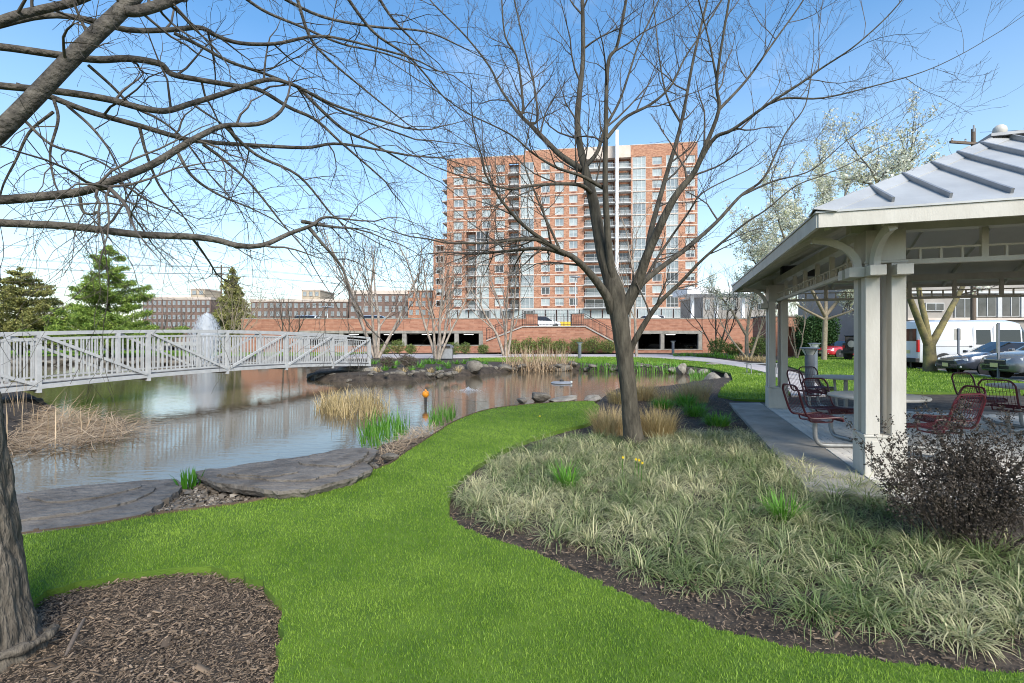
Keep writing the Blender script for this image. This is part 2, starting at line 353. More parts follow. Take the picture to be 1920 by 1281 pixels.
_t = spray_m.node_tree; _o = _t.nodes['Material Output']; _sf = _o.inputs['Surface'].links[0].from_socket; _tr = _t.nodes.new('ShaderNodeBsdfTransparent'); _ms = _t.nodes.new('ShaderNodeMixShader'); _ms.inputs[0].default_value = 0.35
_t.links.new(_sf, _ms.inputs[1]); _t.links.new(_tr.outputs[0], _ms.inputs[2]); _t.links.new(_ms.outputs[0], _o.inputs['Surface'])
yellow_m = mk('yellow_petal', (0.8, 0.6, 0.03), rough=0.5, transl=0.2)
def brickmat(name, a, b, mort, sc, bw, bh, blotch, dk=(.74, .69, .67)):
    m = bpy.data.materials.new(name); m.use_nodes = True; t = m.node_tree; n = t.nodes; l = t.links; p = n['Principled BSDF']; p.inputs['Roughness'].default_value = 0.9
    tcn = n.new('ShaderNodeTexCoord'); mp = n.new('ShaderNodeMapping'); mp.inputs['Rotation'].default_value = (math.radians(90), 0, 0); l.new(tcn.outputs['Object'], mp.inputs['Vector'])
    br = n.new('ShaderNodeTexBrick'); br.inputs['Color1'].default_value = (*a, 1); br.inputs['Color2'].default_value = (*b, 1); br.inputs['Mortar'].default_value = (*mort, 1)
    br.inputs['Scale'].default_value = sc; br.inputs['Brick Width'].default_value = bw; br.inputs['Row Height'].default_value = bh; br.inputs['Mortar Size'].default_value = 0.012; br.inputs['Bias'].default_value = -0.25
    l.new(mp.outputs[0], br.inputs['Vector'])
    nz = n.new('ShaderNodeTexNoise'); nz.inputs['Scale'].default_value = 1.4; nz.inputs['Detail'].default_value = 5
    m2 = n.new('ShaderNodeMapping'); m2.inputs['Scale'].default_value = blotch; l.new(tcn.outputs['Object'], m2.inputs['Vector']); l.new(m2.outputs[0], nz.inputs['Vector'])
    rp = n.new('ShaderNodeValToRGB'); rp.color_ramp.elements[0].position = 0.46; rp.color_ramp.elements[1].position = 0.56
    rp.color_ramp.elements[0].color = (1, 1, 1, 1); rp.color_ramp.elements[1].color = (*dk, 1); l.new(nz.outputs['Fac'], rp.inputs['Fac'])
    mi = n.new('ShaderNodeMix'); mi.data_type = 'RGBA'; mi.blend_type = 'MULTIPLY'; mi.inputs['Factor'].default_value = 1
    l.new(br.outputs['Color'], mi.inputs['A']); l.new(rp.outputs['Color'], mi.inputs['B']); l.new(mi.outputs['Result'], p.inputs['Base Color'])
    return m
brick_tower = brickmat('tower_brick', (0.45, 0.235, 0.145), (0.37, 0.17, 0.105), (0.45, 0.30, 0.21), 1.0, 0.9, 0.3, (1, 1, 2.2))
brick_wall = brickmat('wall_brick', (0.40, 0.195, 0.125), (0.26, 0.105, 0.065), (0.36, 0.215, 0.15), 1.0, 1.0, 0.16, (1.2, 1.2, 2.0), (.88, .85, .84))
# pond water: dark and glossy with small ripples
water_m = bpy.data.materials.new('pond_water'); water_m.use_nodes = True
_n = water_m.node_tree.nodes; _l = water_m.node_tree.links; _p = _n['Principled BSDF']
_p.inputs['Base Color'].default_value = (0.095, 0.073, 0.045, 1); _p.inputs['Roughness'].default_value = 0.006; _p.inputs['Specular Tint'].default_value = (1, .945, .87, 1); _p.inputs['IOR'].default_value = 1.38; _p.inputs['Specular IOR Level'].default_value = 0.5
_t = _n.new('ShaderNodeTexCoord'); _mp = _n.new('ShaderNodeMapping'); _mp.inputs['Scale'].default_value = (0.9, 2.6, 1); _l.new(_t.outputs['Object'], _mp.inputs['Vector'])
_a = _n.new('ShaderNodeTexNoise'); _a.inputs['Scale'].default_value = 3.2; _a.inputs['Detail'].default_value = 4; _l.new(_mp.outputs[0], _a.inputs['Vector'])
_b = _n.new('ShaderNodeBump'); _b.inputs['Strength'].default_value = 0.13; _b.inputs['Distance'].default_value = 0.025; _l.new(_a.outputs['Fac'], _b.inputs['Height']); _l.new(_b.outputs[0], _p.inputs['Normal'])

# ------------------------------------------------------------------ ground, pond, lawns, paths
WZ = -0.36                                       # water level
wl = [(40, 930), (180, 912), (340, 893), (365, 880), (470, 866), (560, 850), (690, 833), (735, 832), (790, 803), (830, 784), (870, 768), (930, 757), (1000, 753), (1080, 751), (1140, 745), (1200, 741), (1255, 735), (1300, 726), (1345, 719), (1358, 712), (1335, 706), (1290, 701), (1200, 698), (1100, 696), (1010, 695), (950, 698), (900, 703), (850, 707), (780, 712), (740, 715), (690, 717), (640, 717), (600, 714), (578, 709), (588, 702), (606, 694), (596, 688), (540, 684), (420, 681), (250, 680), (80, 681), (-150, 685), (-600, 693), (-800, 705), (-300, 727), (0, 738), (66, 748), (92, 768), (62, 800), (30, 835), (-20, 875), (-30, 930)]
edge_px = [(-260, 1045), (-100, 1024), (52, 1002), (180, 985), (285, 967), (375, 955), (480, 940), (550, 922), (640, 898), (727, 872), (763, 848), (785, 834), (822, 810), (857, 789), (913, 769), (977, 760), (1060, 754), (1112, 752)]
edge = smooth_path([G(a, b)[:2] for a, b in edge_px], 90)
def _off(i, d):
    t = edge[min(i + 1, 89)] - edge[i - 1]; t /= np.linalg.norm(t); return tuple(edge[i] + np.array([-t[1], t[0]]) * d)
near_shore = [G(a, b)[:2] for a, b in ((20, 938), (110, 922), (230, 911), (330, 904))] + [G(a, b, .07)[:2] for a, b in ((372, 889), (422, 882), (482, 873), (550, 864), (610, 855), (676, 845))] + [G(a, b, WZ)[:2] for a, b in ((694, 848), (742, 833))]
near_shore += [_off(i, d) for i, d in ((62, .85), (65, .4), (69, .2), (74, .16), (79, .16), (84, .2), (88, .3))]
pond_out = near_shore + [G(a, b, WZ)[:2] for a, b in wl[14:]]
pond = dense(pond_out, 4)
def axis(parts):
    o = [];
    for a, b, s in parts: o.append(np.arange(a, b, s))
    return np.concatenate(o)
gx = axis([(-3000, -200, 280), (-200, -60, 14), (-60, -26, 1.5), (-26, -8, 0.4), (-8, 12, 0.2), (12, 30, 0.6), (30, 100, 5), (100, 3001, 290)])
gy = axis([(-60, -4, 8), (-4, 1, 0.5), (1, 14, 0.2), (14, 32, 0.3), (32, 52, 0.7), (52, 90, 3), (90, 300, 30), (300, 4001, 370)])
XX, YY = np.meshgrid(gx, gy); q = np.stack([XX.ravel(), YY.ravel()], 1)
near = (np.abs(q[:, 0] + 10) < 75) & (q[:, 1] > 1) & (q[:, 1] < 62); zz = np.full(len(q), -0.06)
dd = np.full(len(q), 99.0); dd[near] = polydist(q[near], pond); ins = np.zeros(len(q), bool); ins[near] = inpoly(q[near], pond)
t_ = np.clip(dd / 0.3, 0, 1); bank = WZ - 0.02 + (0.30) * t_ * t_ * (3 - 2 * t_)
zz = np.where(ins, WZ - np.minimum(0.7, dd * 0.7), np.where(dd < 0.3, bank, zz))
zz += np.where(dd < 30, 0.008 * np.sin(q[:, 0] * 3.1) * np.cos(q[:, 1] * 2.7), 0)
ny, nx_ = XX.shape; ii = np.arange(ny * nx_).reshape(ny, nx_)
gf = np.stack([ii[:-1, :-1], ii[:-1, 1:], ii[1:, 1:], ii[1:, :-1]], -1).reshape(-1, 4)
gm = mk('ground_soil', (0.020, 0.015, 0.011), (0.075, 0.057, 0.042), 5, 0.95, 1.2, 26)
tag(obj_np('ground', np.column_stack([q, zz]), [gf], gm, smooth=True), kind='structure')
def sheet(name, poly, z, mat, thick=0.0, holes=(), kind='structure', lift=0.0):
    loops = [list(map(tuple, np.asarray(poly)[:, :2]))] + [list(map(tuple, np.asarray(h)[:, :2])) for h in holes]
    tri = tessellate_polygon([[Vector((a, b, 0)) for a, b in L] for L in loops]); V = [(a, b, z) for L in loops for a, b in L]; Fc = [tuple(t) for t in tri]
    if thick:
        base = 0
        for L in loops:
            n = len(L); k = len(V); V += [(a, b, z - thick) for a, b in L]
            Fc += [(base + i, base + (i + 1) % n, k + (i + 1) % n, k + i) for i in range(n)]; base += n
        # skirts come after all tops, so indices of the tops stay as listed
    me = bpy.data.meshes.new(name); me.from_pydata(V, [], Fc); me.materials.append(mat)
    bm = bmesh.new(); bm.from_mesh(me); bmesh.ops.recalc_face_normals(bm, faces=bm.faces)
    if sum(f.normal.z * f.calc_area() for f in bm.faces) < 0: bmesh.ops.reverse_faces(bm, faces=bm.faces)
    bm.to_mesh(me); bm.free(); o = bpy.data.objects.new(name, me); link(o); o['kind'] = kind; return o
wat = sheet('pond_water', pond, WZ, water_m)
bed_px = [(1125, 762), (1112, 790), (1050, 806), (975, 830), (915, 860), (868, 895), (844, 930), (843, 962), (868, 988), (930, 1012), (1000, 1034), (1080, 1075), (1160, 1106), (1250, 1146), (1340, 1176), (1450, 1206), (1560, 1226), (1700, 1246), (1920, 1264)]
bed_edge = smooth_path([G(a, b)[:2] for a, b in bed_px], 160); bed_edge = bed_edge + RNG.normal(0, .012, bed_edge.shape)
lawn_main = np.vstack([edge, bed_edge, [(4.2, 2.05), (5.5, -3), (-8, -3), (-8, 3.3)]])
mulch_px = [(40, 1135), (80, 1112), (150, 1090), (280, 1069), (390, 1064), (465, 1080), (512, 1112), (529, 1160), (524, 1225), (498, 1290)]
mulch = dense([G(a, b)[:2] for a, b in mulch_px] + [(-1.35, 1.75), (-2.0, 1.45), (-2.9, 1.6), (-3.45, 2.2), (-3.3, 2.75)], 5)
mulch = mulch + RNG.normal(0, .012, mulch.shape)
sheet('lawn', lawn_main, 0.0, turf, 0.09, [mulch])
lawn_r_px = [(880, 672), (1000, 669.5), (1160, 669.5), (1230, 671.5), (1330, 680), (1400, 691), (1440, 701), (1468, 716), (1482, 738), (1440, 750), (1378, 748), (1346, 741), (1354, 727), (1374, 713), (1370, 700), (1330, 690), (1280, 684.5), (1200, 681.5), (1090, 679.5), (980, 677.5), (900, 676.5)]
lawn_right = np.array([G(a, b)[:2] for a, b in lawn_r_px]); sheet('lawn_far', lawn_right, 0.0, turf, 0.08)
lawn_p_px = [(1545, 722), (1530, 706), (1490, 690), (1452, 678), (1500, 667), (1610, 668), (1690, 688), (1790, 699), (1920, 717), (2400, 770), (2400, 800), (1920, 738), (1700, 735), (1600, 738), (1556, 740)]
lawn_park = np.array([G(a, b)[:2] for a, b in lawn_p_px]); sheet('lawn_by_parking', lawn_park, 0.0, turf, 0.08)
lawn_left = np.array([(-90, 46), (-16, 46), (-17, 66), (-90, 66)]); sheet('lawn_beyond_pond', lawn_left, 0.0, turf, 0.05)
path_px = [(640, 664), (860, 664), (1160, 664), (1250, 664.5), (1330, 671), (1400, 680), (1470, 691), (1522, 708), (1548, 740), (1484, 741), (1470, 714), (1442, 699), (1400, 689.5), (1330, 678.5), (1230, 670.5), (1160, 668.7), (1000, 668.7), (860, 670.5), (640, 671)]
sheet('path', [G(a, b)[:2] for a, b in path_px], -0.012, path_m, 0.05)
# parking lot and its kerb at the right, street beyond the pond at the left
lot_edge = [G(1612, 667)[:2], G(1692, 687)[:2], G(1792, 698)[:2], G(1922, 716)[:2], G(2400, 769)[:2]]
sheet('parking_lot', lot_edge + [(60, 9), (110, 60), (60, 75)], -0.035, asphalt)
kb = MB()
for a, b in zip(lot_edge[:-1], lot_edge[1:]): kb.bar((a[0] + .08, a[1] + .03, -0.01), (b[0] + .08, b[1] + .03, -0.01), 0.15, 0.1)
tag(kb.build('kerb', conc), kind='structure')
sheet('street', [(-140, 68), (-14, 68), (-14, 92), (-140, 92)], -0.03, asphalt)
# gazebo frame of reference: u runs along its near-left side, v along its front
ua = math.atan2(299, 925); U = np.array([math.sin(ua), math.cos(ua)]); Vv = np.array([math.cos(ua), -math.sin(ua)])
N0 = np.array(G(1622, 893)[:2]); SIDE = 5.67
def gz(a, b, z=0.0): p = N0 + U * a + Vv * b; return (p[0], p[1], z)
# patio: concrete border and single pavers
sheet('patio_base', [gz(-0.75, 0.0)[:2], gz(SIDE + 1.0, 0.0)[:2], gz(SIDE + 1.0, 7.5)[:2], gz(-0.75, 7.5)[:2]], -0.02, joint_m, 0.05)
bd = [(gz(-0.75, -0.72)[:2], gz(1.6, -0.72)[:2], gz(1.6, -0.012)[:2], gz(-0.75, -0.012)[:2]), (gz(1.612, -0.72)[:2], gz(4.2, -0.72)[:2], gz(4.2, -0.012)[:2], gz(1.612, -0.012)[:2]), (gz(4.212, -0.72)[:2], gz(6.4, -0.72)[:2], gz(6.67, -0.012)[:2], gz(4.212, -0.012)[:2])]
patio = empty('patio', gz(2, 1)); patio['kind'] = 'structure'
for qd in bd: MB().prism([q_ for q_ in reversed(qd)], -0.10, 0.0).build('border_slab', conc_dk, patio, bevel=0.006)
pw, ph = 0.225, 0.115; spots = []
for r in range(int(7.3 / ph)):
    for c in range(int(6.6 / pw) + 1):
        a = -0.72 + (c + (0.5 if r % 2 else 0)) * pw; b = 0.06 + r * ph
        if a < SIDE + 0.9: spots.append((a, b))
spots = [s for s in spots if s[0] > -0.75]
def paver_vis(s):
    x, y, _ = gz(*s); px = CX + F * x / y; return y > 1 and px < 1960
spots = [s for s in spots if paver_vis(s)]
spots.sort(key=lambda s: gz(*s)[1]); hid = [s for s in spots if not (G(1690, 880)[1] < gz(*s)[1])]
pmesh = [MB().box((0, 0, -0.02), (pw - .008, ph - .008, 0.04)).mesh(paver_m) for _ in range(4)]
for i, me in enumerate(pmesh):
    for v in me.vertices: v.co += Vector((random.uniform(-.003, .003), random.uniform(-.003, .003), random.uniform(-.0025, .0025)))
rest = MB()
for i, (a, b) in enumerate(spots):
    p = gz(a, b, random.uniform(-0.003, 0.004))
    if i < 300:
        o = bpy.data.objects.new('paver', pmesh[i % 4]); link(o, patio); o.location = Vector(p) - patio.location; o.rotation_euler = (random.gauss(0, .006), random.gauss(0, .006), math.pi / 2 - ua + random.gauss(0, .006))
    else: rest.box((p[0], p[1], p[2] - .02), (pw - .008, ph - .008, 0.04), math.pi / 2 - ua + random.gauss(0, .006))
if rest.v: rest.build('paver_field', paver_m, patio)['kind'] = 'stuff'

# lawn blades (nobody could count them): taller and finer near the camera
def blades(name, poly, dens, mat, label, holes=(), y0=3.0, hgt=0.020, wid=0.0031, far=60, cat='grass'):
    rng = np.random.default_rng(len(name)); keep = lambda q: np.minimum(1, (y0 / np.maximum(q[:, 1], y0)) ** 1.7) * ((q[:, 1] > 1.3) & (np.abs(q[:, 0]) < q[:, 1] * 1.12 + 0.6) & (q[:, 1] < far))
    p = scatter(poly, dens, rng, keep)
    for h in holes: p = p[~inpoly(p, h)]
    n = len(p); lod = np.maximum(1, p[:, 1] / y0) ** 0.8
    hh = hgt * rng.uniform(.55, 1.25, n) * np.minimum(lod, 2.0) ** .35; w = wid * lod * rng.uniform(.7, 1.3, n); a = rng.uniform(0, 2 * np.pi, n); le = rng.uniform(0.1, 0.75, n) * hh; la = rng.uniform(0, 2 * np.pi, n)
    sx = np.stack([np.cos(a), np.sin(a), 0 * a], 1) * w[:, None] / 2; ln = np.stack([np.cos(la) * le, np.sin(la) * le, 0 * a], 1)
    b = np.column_stack([p, np.full(n, -0.004)]); z = np.zeros((n, 3)); z[:, 2] = hh
    V = np.stack([b - sx, b + sx, b + sx * .8 + ln * .35 + z * .6, b - sx * .8 + ln * .35 + z * .6, b + ln + z], 1).reshape(-1, 3); k = np.arange(n)[:, None] * 5
    ph_ = np.sin(p[:, 0] * 1.3 + 2 * np.sin(p[:, 1] * .9)) * np.cos(p[:, 1] * 1.7) * .15 + np.sin(p[:, 0] * 5.1 + p[:, 1] * 3.3) * np.sin(p[:, 1] * 6.2) * .1
    tint = np.repeat(np.clip(rng.normal(.45, .27, n) + ph_ * 1.3, 0, 1), 5)
    o = obj_np(name, V, [k + np.array([[0, 1, 2, 3]]), k + np.array([[3, 2, 4]])], mat, tint=tint); return tag(o, label, cat, kind='stuff')
blades('lawn_grass', lawn_main, 15500, blade_m, 'short bright green grass of the curving lawn beside the pond', [mulch])
blades('lawn_grass', lawn_right, 700, blade_m, 'bright green grass strip between the path and the pond rocks', y0=12, hgt=0.06, wid=0.012)
blades('lawn_grass', lawn_park, 550, blade_m, 'bright green grass between the gazebo and the parked cars', y0=12, hgt=0.06, wid=0.012)
blades('lawn_grass', lawn_left, 22, blade_m, 'green grass strip on the far bank beyond the bridge', y0=45, hgt=0.1, wid=0.05, far=70)
# bark chips in the two mulch beds, pebbles by the slabs
def chips(name, poly, n_m2, mat, label, size, z=-0.045, far=9, flat=0.16, cat='mulch', wr=(.14, .42), sel=lambda q: q[:, 1] > 0):
    rng = np.random.default_rng(3); p = scatter(poly, n_m2, rng, lambda q: sel(q) & (q[:, 1] > 1.3) & (q[:, 1] < far) & (np.abs(q[:, 0]) < q[:, 1] * 1.1 + .5)); n = len(p)
    L = size * rng.lognormal(0, .55, n); Wd = L * rng.uniform(*wr, n); T = L * flat * rng.uniform(.3, .8, n); a = rng.uniform(0, np.pi, n)
    cu = np.array([(i, j, k) for k in (-1, 1) for j in (-1, 1) for i in (-1, 1)], float) * .5
    q_ = cu[None] * np.stack([L, Wd, T], 1)[:, None]; q_[:, :, 2] += rng.normal(0, .25, n)[:, None] * q_[:, :, 0]
    V = np.stack([q_[..., 0] * np.cos(a)[:, None] - q_[..., 1] * np.sin(a)[:, None], q_[..., 0] * np.sin(a)[:, None] + q_[..., 1] * np.cos(a)[:, None], q_[..., 2]], -1)
    V += np.column_stack([p, z + T * .5 + rng.uniform(0, .012, n)])[:, None]; k = np.arange(n)[:, None] * 8
    fc = np.concatenate([k + np.array([f]) for f in [(4, 5, 7, 6), (0, 1, 5, 4), (2, 6, 7, 3)]])
    return tag(obj_np(name, V.reshape(-1, 3), [fc], mat, tint=np.repeat(rng.beta(1.2, 2.6, n), 8)), label, cat, kind='stuff')
chips('bark_mulch', mulch, 16000, chip_m, 'dark shredded bark mulch around the trunk of the leaning tree', 0.0088)
bed_poly = np.vstack([bed_edge, [(4.2, 2.05), (6.5, 3.2), gz(-0.75, 0.5)[:2], gz(-0.75, -0.72)[:2], gz(6.4, -0.72)[:2], G(1375, 748)[:2], G(1345, 742)[:2], G(1300, 738)[:2], G(1200, 748)[:2]]])
chips('bark_mulch', bed_poly, 2600, chip_m, 'dark soil and bark mulch of the planting bed beside the lawn', 0.0105, z=-0.05, far=13, sel=lambda q: ((polydist(q, bed_edge, False) < .5) & (q[:, 1] < 4.6)) | ((q[:, 1] > 8.2) & (RNG.random(len(q)) < .4)))
gravel_poly = [G(268, 968)[:2], G(340, 910)[:2], G(380, 890)[:2], G(520, 905)[:2], G(575, 915)[:2], G(480, 938)[:2], G(375, 953)[:2]]
chips('gravel', gravel_poly, 12000, pebble_m, 'small tan pebbles between the two flat stone slabs', 0.011, z=-0.055, flat=.9, cat='gravel', wr=(.6, .9))
# ------------------------------------------------------------------ steel edging, stone slabs, boulders
ed = empty('steel_edging', (*edge[40], 0), label='rusty steel edging strip between the lawn and the pond bank', cat='edging')
for i in range(0, len(edge) - 1, 11):
    seg = edge[i:i + 12]
    if len(seg) < 3: continue
    m = MB(); nrm = []
    for j in range(len(seg)):
        t = seg[min(j + 1, len(seg) - 1)] - seg[max(j - 1, 0)]; t /= np.linalg.norm(t); nrm.append(np.array([-t[1], t[0]]))
    k = len(m.v); zt = 0.02; n_ = len(seg)
    sh = 0.006 if j < 3 else 0.0
    for j, p in enumerate(seg):
        for off, z in ((0.002, -0.22), (0.002, zt), (0.008, zt), (0.008, -0.22)): q_ = p + nrm[j] * (off + 0.004); m.v.append((q_[0], q_[1], z))
    for j in range(n_ - 1):
        for c in range(4): a = j * 4 + c; b = j * 4 + (c + 1) % 4; m.f.append((a, b, b + 4, a + 4))
    m.f += [(0, 1, 2, 3), ((n_ - 1) * 4, (n_ - 1) * 4 + 3, (n_ - 1) * 4 + 2, (n_ - 1) * 4 + 1)]
    m.build('strip', steel_rust, ed)
    p = seg[0] + nrm[0] * 0.022; MB().box((p[0], p[1], -0.08), (0.03, 0.012, 0.22), math.atan2(nrm[0][1], nrm[0][0]) + math.pi / 2).build('stake', steel_rust, ed)

def slab(px, z, th, label, layers, seed):
    rng = np.random.default_rng(seed); base = np.array([G(a, b, z)[:2] for a, b in px]); out = []
    for i in range(len(base)):
        a, b = base[i], base[(i + 1) % len(base)]; L = np.linalg.norm(b - a); k = max(2, int(L / 0.07))
        for j in range(k): out.append(a + (b - a) * j / k + rng.normal(0, .011, 2))
    out = np.array(out); c = out.mean(0); t = empty('stone_slab', (c[0], c[1], z - th), label=label, cat='slab')
    m = MB(); n = len(out); V = [(p[0], p[1], z - th) for p in c + (out - c) * .965] + [(p[0], p[1], z - th * .35) for p in c + (out - c) * 1.004 + rng.normal(0, .006, (n, 2))] + [(p[0], p[1], z + rng.normal(0, .004)) for p in out]
    Fc = [(r * n + i, r * n + (i + 1) % n, (r + 1) * n + (i + 1) % n, (r + 1) * n + i) for r in (0, 1) for i in range(n)]
    tri = tessellate_polygon([[Vector((p[0], p[1], 0)) for p in out]]); Fc += [tuple(2 * n + i for i in q_) for q_ in tri] + [tuple(i for i in reversed(q_)) for q_ in tri]
    m.add(V, Fc).build('base_layer', slab_m, t)
    for li, (poly, zz_) in enumerate(layers):
        q_ = dense([G(a, b, z)[:2] for a, b in poly], 6) + rng.normal(0, .013, (len(poly) * 6, 2)); MB().prism([tuple(p) for p in q_], z - 0.01, z + zz_).build('layer', slab_m, t, bevel=0.004)
    return t
slab([(-60, 938), (40, 927), (110, 915), (230, 904), (330, 897), (344, 908), (332, 922), (300, 945), (262, 966), (160, 986), (50, 1000), (-80, 1015)], 0.01, 0.13, 'flat dark grey stone slab between the leaning trunk and the iris clump',
     [([(-60, 945), (100, 922), (240, 912), (290, 918), (240, 945), (120, 968), (-60, 985)], 0.02), ([(60, 930), (190, 914), (262, 916), (200, 935), (90, 948)], 0.036)], 1)
slab([(364, 885), (380, 881), (422, 876), (482, 867), (550, 858), (610, 849), (631, 843), (678, 839), (706, 843), (704, 852), (684, 866), (700, 878), (668, 893), (618, 907), (571, 919), (519, 921), (455, 912), (399, 904)], 0.085, 0.085, 'layered grey stone slab propped on small stones at the lawn edge',
     [([(406, 893), (470, 880), (556, 868), (640, 860), (672, 868), (640, 886), (590, 900), (540, 903), (470, 899)], 0.022), ([(560, 872), (620, 852), (676, 845), (690, 852), (668, 872), (625, 880)], 0.042), ([(430, 893), (500, 882), (540, 880), (560, 890), (500, 898)], 0.036)], 2)

def rock_mesh(seed, mat, sub=3):
    rng = np.random.default_rng(seed); bm = bmesh.new(); bmesh.ops.create_icosphere(bm, subdivisions=sub, radius=0.5)
    pl = [(rng.normal(0, 1, 3), rng.uniform(.26, .42)) for _ in range(15)]; fr = rng.uniform(2, 5, (5, 3)); ph = rng.uniform(0, 6, 5)
    for v in bm.verts:
        p = np.array(v.co)
        for n_, d in pl:
            n2 = n_ / np.linalg.norm(n_); h = p @ n2
            if h > d: p = p - n2 * (h - d) * .85
        p = p * (1 + .05 * sum(math.sin(fr[i] @ p * 2.2 + ph[i]) for i in range(5)) / 2.2); v.co = p
    me = bpy.data.meshes.new('rock'); bm.to_mesh(me); bm.free(); me.materials.append(mat); me.polygons.foreach_set('use_smooth', np.ones(len(me.polygons), bool)); me.set_sharp_from_angle(angle=math.radians(22)); return me
ROCKS = [rock_mesh(i, rock_m) for i in range(6)]; PALE = [rock_mesh(20 + i, rock2_m) for i in range(4)]
def boulder(px, py, w, h, label, group, z=WZ, pale=False, yoff=0.0, depth=0.85):
    x, y, _ = G(px, py, z); y += yoff; x = (px - CX) / F * y; s = y / F
    o = bpy.data.objects.new('boulder', random.choice(PALE if pale else ROCKS)); link(o)
    o.location = (x, y + w * s * depth * .4, z + h * s * .42); o.scale = (w * s * 1.1, w * s * depth * 1.1, h * s * 1.25); o.rotation_euler = (random.uniform(-.15, .15), random.uniform(-.15, .15), random.uniform(-.5, .5))
    return tag(o, label, 'boulder', group)
for a in [(582, 711, 18, 12), (598, 713, 24, 13), (620, 714, 24, 14), (612, 702, 22, 12), (632, 703, 18, 12), (646, 711, 20, 13), (660, 702, 16, 10), (672, 714, 20, 8), (655, 717, 16, 7)]: boulder(*a, 'brownish boulder under the far end of the white bridge', 'boulders under the bridge end')
for a in [(702, 715, 30, 13), (727, 713, 17, 15), (748, 713, 26, 19), (766, 711, 13, 13), (779, 710, 25, 15), (803, 710, 24, 11), (824, 710, 20, 13), (843, 708, 19, 14), (790, 703, 20, 8), (735, 704, 16, 8)]: boulder(*a, 'grey boulder on the pond bank between the bridge and the birches', 'boulders beside the bridge landing')
for a in [(863, 703, 20, 20), (908, 699, 17, 17), (918, 698, 14, 15), (928, 699, 15, 13), (943, 698, 32, 18), (960, 697, 16, 10)]: boulder(*a, 'grey boulder on the far pond shore left of the dry reeds', 'boulders left of the dry reeds')
boulder(887, 704, 36, 30, 'tall pointed grey boulder on the far pond shore', None)
for a in [(1037, 696, 22, 11), (1054, 696, 44, 15), (1074, 695, 20, 14), (1100, 697, 18, 8), (1150, 697, 20, 9), (1120, 694, 22, 9)]: boulder(*a, 'dark boulder behind the dry reeds on the far pond shore', 'boulders behind the reeds')
for a in [(1200, 696, 30, 12, ), (1232, 698, 24, 11), (1262, 700, 20, 11), (1281, 703, 20, 21), (1298, 704, 18, 13), (1322, 704, 20, 12), (1340, 696, 48, 15), (1352, 706, 24, 12)]: boulder(*a, 'pale boulder on the pond shore below the path', 'pale boulders below the path', pale=True)
for a in [(1342, 722, 44, 22), (1364, 722, 16, 22), (1347, 730, 22, 12), (1330, 733, 16, 9)]: boulder(*a, 'rounded boulder at the pond corner near the tan grass', 'boulders at the pond corner', pale=True)
for a in [(978, 757, 24, 12), (1012, 756, 44, 19), (1062, 756, 60, 11), (1113, 757, 32, 15), (1144, 756, 26, 11)]: boulder(*a, 'weathered boulder at the end of the steel edging, behind the lawn', 'boulders behind the lawn tip', pale=a[0] > 1050)
for a in [(48, 768, 44, 24), (16, 776, 30, 20), (86, 770, 20, 11), (70, 778, 22, 10), (-20, 770, 40, 26)]: boulder(*a, 'tan boulder among the dead reeds under the near bridge end', 'boulders under the near bridge end')
boulder(727, 866, 36, 17, 'mottled brown stone at the right end of the layered slab', None, z=-0.03, depth=.6)
boulder(700, 884, 28, 15, 'small cracked stone wedged against the layered slab', None, z=-0.03, depth=.5)
boulder(391, 918, 24, 22, 'small square stone propping up the layered slab', None, z=-0.06, depth=.6)
boulder(432, 925, 30, 16, 'tan stone under the front lip of the layered slab', None, z=-0.06, depth=.5)
for i in range(14): boulder(690 + i * 12.5 + random.uniform(-4, 4), 706 - (i % 3) * 3, random.uniform(10, 18), random.uniform(6, 10), 'small stone in the rocky bank above the waterline at the bridge landing', 'small stones of the landing bank', z=-.12)
for i in range(10): boulder(985 + i * 30 + random.uniform(-8, 8), 690 - (i % 2) * 2, random.uniform(14, 24), random.uniform(7, 11), 'small stone among the marsh plants of the far shore', 'small stones of the far shore', z=-.12)
for i in range(30): boulder(-60 + i * 19 + random.uniform(-5, 5), 685 + random.uniform(-2, 1), random.uniform(16, 26), random.uniform(9, 15), 'stone in the low rock bank beyond the bridge', 'stones of the far left bank', z=WZ, yoff=0.6)

